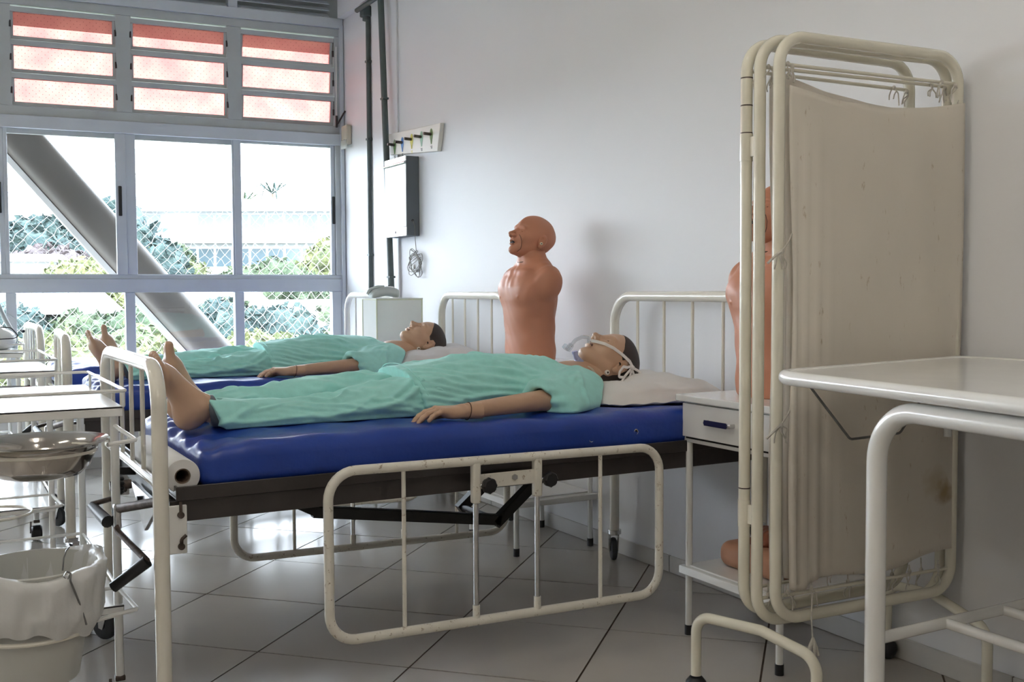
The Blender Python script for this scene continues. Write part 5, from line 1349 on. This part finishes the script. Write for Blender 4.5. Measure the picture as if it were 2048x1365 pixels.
for L_ in (l1, l2):
    MB().tube(L_, .0205, 18, fil=.11, nf=10).build('leg_frame', m_white, et, world=True)
    for p in (L_[0], L_[3]): MB().cyl((p[0], p[1], 0), (p[0], p[1], .03), .024, 16).build('foot_cap', m_black, et, world=True)
MB().cyl((1.685, 1.50, .398), (2.40, 1.50, .398), .0125, 12).build('stretcher', m_white, et, world=True)
for x in (1.90, 2.09): MB().cyl((x, 1.50, .398), (x, .62, .398), .0115, 12).build('stretcher', m_white, et, world=True)
MB().cyl((1.585, .62, .398), (2.40, .62, .398), .0125, 12).build('stretcher', m_white, et, world=True)
MB().tube([(1.80, 1.82, .91), (1.815, 1.83, .900), (1.962, 1.83, .752), (2.137, 1.83, .755), (2.206, 1.83, .826), (2.215, 1.83, .91)], .0032, 8, fil=.02).build('roll_holder_wire', m_wire, et, world=True)
MB().cyl((2.38, 1.88, .723), (2.38, 1.88, .91), .0105, 12).build('stub_tube', m_white, et, world=True)

# ================================================================== DRESSING TROLLEYS (left)
def make_cart(label):
    t = thing('dressing_trolley', label, 'trolley', (.20, 3.30, 0), 0, 'white dressing trolleys in a row at the bed feet')
    x0, x1, y0, y1 = -.28, .222, -.360, .365      # leg positions
    for x in (x0, x1):
        for y in (y0, y1):
            MB().tube([(x, y, .088), (x, y, .80)], .0115, 12).build('leg', m_white, t)
            c = MB().box(x - .013, x + .013, y - .013, y + .013, .078, .092).build('caster', m_rusty, t, bevel=.003)
            w_ = MB().lathe([(.006, -.022), (.028, -.022), (.034, -.016), (.035, 0), (.034, .016), (.028, .022), (.006, .022)], seg=22, axis='x', closed=True)
            w_.move(lambda p: (p[0] + x - .002, p[1] + y - .012, p[2] + .0352)).build('wheel', m_black, c)
            MB().tube([(x - .024, y, .085), (x - .026, y - .01, .06), (x - .026, y - .012, .035)], .004, 6).build('fork', m_rusty, c)
    tr = MB().box(x0 - .02, x1 + .02, y0 - .02, y1 + .02, .812, .818); tr.box(x0 - .02, x1 + .02, y0 - .02, y0 - .017, .792, .818).box(x0 - .02, x1 + .02, y1 + .017, y1 + .02, .792, .818)
    tr.box(x0 - .02, x0 - .017, y0 - .02, y1 + .02, .792, .818).box(x1 + .017, x1 + .02, y0 - .02, y1 + .02, .792, .818); tr.build('top_tray', m_white, t, bevel=.0015)
    r = MB().tube([(x0 - .03, y0 - .008, .858), (x1 + .03, y0 - .008, .858), (x1 + .03, y1 + .03, .858), (x0 - .03, y1 + .03, .858)], .0048, 8, closed=True, fil=.015).build('guard_rail', m_white, t)
    for x, y in ((x1 + .030, y0 + .03), (x1 + .030, y1 - .02), (x0 - .03, y0 + .03), (x0 - .03, y1 - .02)): MB().tube([(x - math.copysign(.012, x), y, .800), (x, y, .815), (x, y, .858)], .0042, 8, fil=.006).build('rail_post', m_white, r)
    sh = MB().box(x0 - .012, x1 + .012, y0 - .02, y1 + .02, .281, .287); sh.box(x0 - .012, x1 + .012, y0 - .02, y0 - .017, .266, .2865).box(x1 + .009, x1 + .012, y0 - .02, y1 + .02, .266, .2865)
    sh.build('lower_shelf', m_white, t, bevel=.001)
    MB().tube([(x0, y0, .330), (x1, y0, .330), (x1, y1, .330), (x0, y1, .330)], .0048, 8, closed=True, fil=.004).build('shelf_rail', m_white, t)
    # brackets and rings that hold basin and bucket
    MB().tube([(x1, y0, .330), (x1 + .020, y0 - .175, .315), (x1 - .09, y0 - .218, .313)], .006, 8, fil=.012).build('bucket_bracket', m_white, t)
    MB().tube([(x1, y0, .766), (x1 + .022, y0 - .20, .750), (x1 - .05, y0 - .235, .748)], .0055, 8, fil=.012).build('basin_bracket', m_white, t)
    MB().tube([(0 + .137 * math.cos(a), -.555 + .137 * math.sin(a), .312) for a in np.linspace(0, 2 * math.pi, 44, endpoint=False)], .0055, 8, closed=True).build('bucket_ring', m_cream, t)
    MB().tube([(.02 + .128 * math.cos(a), -.575 + .128 * math.sin(a), .742) for a in np.linspace(0, 2 * math.pi, 44, endpoint=False)], .005, 8, closed=True).build('basin_ring', m_cream, t)
    MB().tube([(x0, y0, .330), (x0 + .05, y0 - .12, .313), (-.12, -.49, .312)], .0055, 8).build('bucket_bracket', m_white, t)
    MB().tube([(x0, y0, .766), (x0 + .1, y0 - .12, .744), (-.09, -.51, .742)], .0055, 8).build('basin_bracket', m_white, t)
    return t
cart1 = make_cart('white metal dressing trolley nearest the camera, with steel basin and lined bucket')
cart2 = copy_tree(cart1, (.178, 4.80, 0), 0, 'middle white dressing trolley, level with the second bed footboard')
cart3 = copy_tree(cart1, (.165, 6.22, 0), 0, 'white trolley closest to the windows, carrying the medical device')
def make_basin(label, loc):
    t = thing('steel_basin', label, 'basin', loc, 0, 'stainless steel basins')
    prof = [(.001, -.088), (.060, -.088), (.092, -.080), (.112, -.060), (.126, -.025), (.1335, -.008), (.152, -.003), (.1575, .001), (.1555, .0035), (.150, .001), (.132, -.004), (.1235, -.025), (.110, -.058), (.090, -.077), (.060, -.085), (.001, -.085)]
    MB().lathe(prof, seg=64).build('bowl', m_steel, t, sharp=70); return t
bas1 = make_basin('stainless steel basin hanging from the nearest trolley', (.222, 2.722, .766))
bas2 = copy_tree(bas1, (.198, 4.222, .766), 0, 'stainless steel basin on the middle trolley, seen edge-on')
bk = thing('plastic_bucket', 'white plastic bucket held in the ring of the nearest trolley', 'bucket', (.20, 2.745, 0))
prof = [(.001, .190), (.098, .190), (.101, .194), (.118, .30), (.128, .36), (.143, .452), (.149, .458), (.150, .466), (.144, .468), (.140, .455), (.124, .36), (.096, .197), (.001, .195)]
prof = [(r * (1 if z < .32 else 1), z) for r, z in prof]
MB().lathe(prof, seg=56).build('pail', m_bucket, bk, sharp=60)
bgt = thing('bin_liner', 'milky plastic liner folded over the rim of the white bucket', 'bag', (.20, 2.745, .46))
V = []; Fc = []; n = 96; prof = [(.112, -.17), (.120, -.12), (.131, -.06), (.142, -.005), (.150, .012), (.1585, .010), (.1585, -.015), (.155, -.05), (.154, -.078), (.152, -.102), (.150, -.125), (.141, -.140)]
for k in range(n):
    a = 2 * math.pi * k / n
    for i, (r, z) in enumerate(prof):
        wv = (.0035 * math.sin(a * 13 + i) + .002 * math.sin(a * 29 + i * .7)) * (1 if i > 3 else .6)
        zz = z + (.010 * math.sin(a * 2 + 1) + .005 * math.sin(a * 5)) * (1 if 3 <= i <= 6 else .4) + (.014 * math.sin(a * 3 + .5) + .006 * math.sin(a * 11)) * (i >= 9)
        rr = r + wv + (.010 * max(0, math.sin(a * 1 + 2.6)) * (4 < i < 10)); V.append((rr * math.cos(a), rr * math.sin(a), zz))
m = len(prof)
for k in range(n):
    for i in range(m - 1): Fc.append((k * m + i, ((k + 1) % n) * m + i, ((k + 1) % n) * m + i + 1, k * m + i + 1))
MB().add(V, Fc).build('liner_film', m_bag, bgt, sharp=180)
wr = thing('bucket_handle', 'thin steel wire bail of the white bucket lying against the liner', 'handle', (.24, 2.60, .40))
MB().tube([(.262, 2.600, .474), (.270, 2.590, .472), (.268, 2.584, .455), (.290, 2.606, .39), (.305, 2.628, .335)], .0022, 6, fil=.008).build('wire', m_wire, wr, world=True)
MB().tube([(.262, 2.600, .474), (.255, 2.592, .466), (.262, 2.586, .458), (.270, 2.590, .472)], .0022, 6, fil=.003).build('hook_eye', m_wire, wr, world=True)
MB().tube([(.295, 2.85, .474), (.287, 2.842, .468), (.280, 2.838, .45), (.276, 2.832, .42)], .002, 6, fil=.004).build('wire', m_wire, wr, world=True)

# white device, cable and blue hose on the far trolley
sd = thing('suction_device', 'white rounded medical device with a thin black cable on the farthest trolley', 'device', (.25, 6.22, .818))
F = Field((-.22, -.16, -.01), (.22, .16, .36), .006)
F.ell((0, 0, .055), (.15, .10, .075), k=.03); F.cap((.02, 0, .10), (.03, 0, .30), .060, .045, k=.03); F.ell((.10, 0, .05), (.05, .07, .045), k=.03)
F.whole(lambda x, y, z: -z + 0 * x + 0 * y, k=.006); npbuild('housing', [F.mesh()], m_white, sd)
MB().tube([(.08, -.03, .12), (.13, -.05, .115), (.165, -.06, .07), (.14, -.09, .06), (.06, -.10, .058)], .003, 6, fil=.03).build('cable', m_black, sd)
MB().tube([(.18, -.02, .10), (.19, -.04, .095)], .008, 8).build('plug', m_black, sd)
MB().cyl((-.06, -.09, .03), (.04, -.098, .028), .009, 10).build('foot_strip', m_black, sd)
hs = thing('blue_hose', 'pale blue translucent hose looping over the device on the farthest trolley', 'hose', (.30, 6.25, .85))
MB().tube([(.21, 6.20, 1.16), (.30, 6.24, 1.12), (.355, 6.26, .98), (.41, 6.28, .87), (.395, 6.33, .825)], .013, 10, fil=.05).build('hose', m_mask, hs, world=True)
MB().tube([(.30, 6.30, 1.00), (.36, 6.32, 1.01), (.42, 6.33, .97), (.45, 6.32, .90)], .006, 8, fil=.05).build('thin_tube', m_clear, hs, world=True)

# ================================================================== ON THE RIGHT WALL
def wallthing(name, label, cat, loc): return thing(name, label, cat, loc)
c1 = wallthing('conduit', 'thin dark grey vertical conduit nearest the window with junction box on top', 'pipe', (XW - .017, 6.455, 1.9))
MB().cyl((XW - .017, 6.455, .90), (XW - .017, 6.455, 2.90), .0155, 14).build('pipe', m_conduit, c1, world=True)
MB().rbox((XW - .031, 6.46, 2.925), (.03, .033, .036), .010, 2, 3).build('junction_box', m_conduit, c1, world=True)
MB().cyl((XW - .03, 6.455, 2.865), (XW - .03, 6.455, 2.893), .023, 14).build('box_collar', m_conduit, c1, world=True)
MB().cyl((XW - .075, 6.50, 2.935), (XW - .075, -2.3, 2.935), .0155, 14).build('ceiling_run', m_conduit, c1, world=True)
for z in (1.35, 2.1, 2.6): MB().box(XW - .034, XW - .001, 6.435, 6.475, z, z + .012).build('clip', m_conduit, c1, world=True)
c2 = wallthing('conduit', 'thicker slanting grey conduit passing behind the wall-mounted light box', 'pipe', (XW - .05, 6.1, 1.9))
MB().cyl((XW - .056, 6.140, 2.96), (XW - .056, 6.005, 1.0), .0195, 16).build('pipe', m_conduit, c2, world=True)
for z in (1.2, 2.3): MB().box(XW - .074, XW - .036, 6.005 + (z - 1) * .0689 - .024, 6.005 + (z - 1) * .0689 + .024, z, z + .012).build('clip', m_conduit, c2, world=True)
sw = wallthing('wall_sensor', 'small beige plastic sensor on the wall beside the window frame', 'sensor', (XW - .02, 6.87, 2.18))
MB().rbox((XW - .020, 6.87, 2.185), (.019, .055, .068), .012, 3, 3).build('body', m_beige, sw, world=True, sharp=60)
MB().rbox((XW - .038, 6.87, 2.122), (.006, .048, .030), .005, 2, 2).build('lens', m_acryl, sw, world=True)
MB().box(XW - .0395, XW - .0385, 6.85, 6.875, 2.145, 2.155).build('indicator_slot', m_black, sw, world=True)
# hook board with five pegs and coloured printed figures
hk = wallthing('hook_board', 'white wall board with five dark pegs over coloured printed figures', 'hook board', (XW - .03, 5.72, 2.0))
BT = [(6.09, 1.962), (6.10, 2.090), (5.348, 2.056), (5.392, 1.904)]
v = [(x, y, z) for x in (XW - .028, XW - .002) for y, z in BT]
MB().add(v, [(0, 1, 2, 3), (7, 6, 5, 4), (0, 4, 5, 1), (1, 5, 6, 2), (2, 6, 7, 3), (3, 7, 4, 0)]).build('board', m_board, hk, world=True, bevel=.002)
pc = [M('print_' + n_, c_, .6) for n_, c_ in (('green', (.10, .22, .06)), ('blue', (.08, .25, .62)), ('yellow', (.75, .66, .10)), ('pale_green', (.33, .52, .36)), ('dark_green', (.16, .24, .08)))]
for k, (y_, z_) in enumerate(((6.003, 2.010), (5.885, 2.010), (5.745, 2.011), (5.604, 2.008), (5.468, 2.005))):
    fx = XW - .0288
    fig = MB().prism([(.020 * math.cos(a), .036 * math.sin(a)) for a in np.linspace(0, 2 * math.pi, 20, endpoint=False)], 0, .0006)
    fig.add([(-.012, -.030, 0), (.012, -.030, 0), (.006, -.052, 0), (-.006, -.052, 0), (-.012, -.030, .0006), (.012, -.030, .0006), (.006, -.052, .0006), (-.006, -.052, .0006)], [(0, 1, 2, 3), (7, 6, 5, 4), (0, 4, 5, 1), (1, 5, 6, 2), (2, 6, 7, 3), (3, 7, 4, 0)])
    fig.move(lambda p: (fx - p[2], y_ - p[0], z_ + p[1])).build('printed_figure', pc[k], hk, world=True)
    MB().cyl((fx, y_ + .004, z_ + .004), (fx - .045, y_ + .004, z_ + .006), .0085, 12).build('peg', m_rusty, hk, world=True)
    mb = MB()
    for q in range(3): mb.box(fx - .0004, fx, y_ - .013, y_ + .012 - .004 * q, z_ - .066 - .006 * q, z_ - .063 - .006 * q)
    mb.build('caption', m_hole if k != 2 else pc[2], hk, world=True)
# light box with its cord
xb = wallthing('light_box', 'grey metal film viewer with white front panel mounted on the wall', 'light box', (XW - .042, 5.87, 1.44))
Y0, Y1, Z0, Z1 = 5.705, 6.025, 1.445, 1.912
MB().box(XW - .080, XW - .0005, Y0, Y1, Z0, Z1).build('case', m_greybox, xb, world=True, bevel=.003)
MB().box(XW - .086, XW - .0805, Y0, Y1, Z0 + .055, Z1 - .045).build('front_panel', m_frost, xb, world=True)
MB().box(XW - .087, XW - .080, Y0 - .002, Y1 + .002, Z0, Z0 + .053).build('lower_trim', m_chrome, xb, world=True, bevel=.002)
MB().box(XW - .087, XW - .080, Y0 - .002, Y1 + .002, Z1 - .030, Z1 + .002).build('upper_trim', m_chrome, xb, world=True, bevel=.002)
MB().cyl((XW - .092, Y0 - .004, Z1 - .038), (XW - .092, Y1 + .006, Z1 - .038), .0065, 10).build('film_clip_rail', m_chrome, xb, world=True)
MB().cyl((XW - .090, 5.865, Z0 + .026), (XW - .0865, 5.865, Z0 + .026), .008, 12).build('switch', m_black, xb, world=True)
MB().cyl((XW - .045, Y0 - .003, 1.535), (XW - .045, Y0 + .001, 1.535), .008, 12).build('cable_gland', m_black, xb, world=True)
m_cord = M('beige_cord', (.20, .185, .16), .6, var=.1)
cd = wallthing('power_cord', 'thin white cord hanging from the light box in a tangled bundle', 'cord', (XW - .045, 5.70, 1.40))
pts = [(XW - .045, Y0 - .004, 1.535), (XW - .045, Y0 - .03, 1.50), (XW - .035, Y0 - .015, 1.42), (XW - .02, Y0 + .005, 1.34)]
r = np.random.default_rng(5)
lp = []
for k in range(8):
    a0 = r.uniform(0, 6.28); R1 = r.uniform(.075, .115); R2 = r.uniform(.035, .060); th = r.uniform(0, 3.14)
    for a in np.linspace(0, 2 * math.pi, 11, endpoint=False):
        u = R1 * math.cos(a); v_ = R2 * math.sin(a)
        lp.append((XW - .016 - .012 * abs(math.sin(a + a0)), Y0 + .02 + u * math.cos(th) - v_ * math.sin(th), 1.285 + u * math.sin(th) + v_ * math.cos(th)))
MB().tube(pts + lp, .0021, 6, fil=.02, nf=3).build('cable', m_cord, cd, world=True)
MB().rbox((XW - .03, Y0 + .02, 1.262), (.008, .010, .015), .004, 2, 2).build('plug', m_ribbon, cd, world=True)
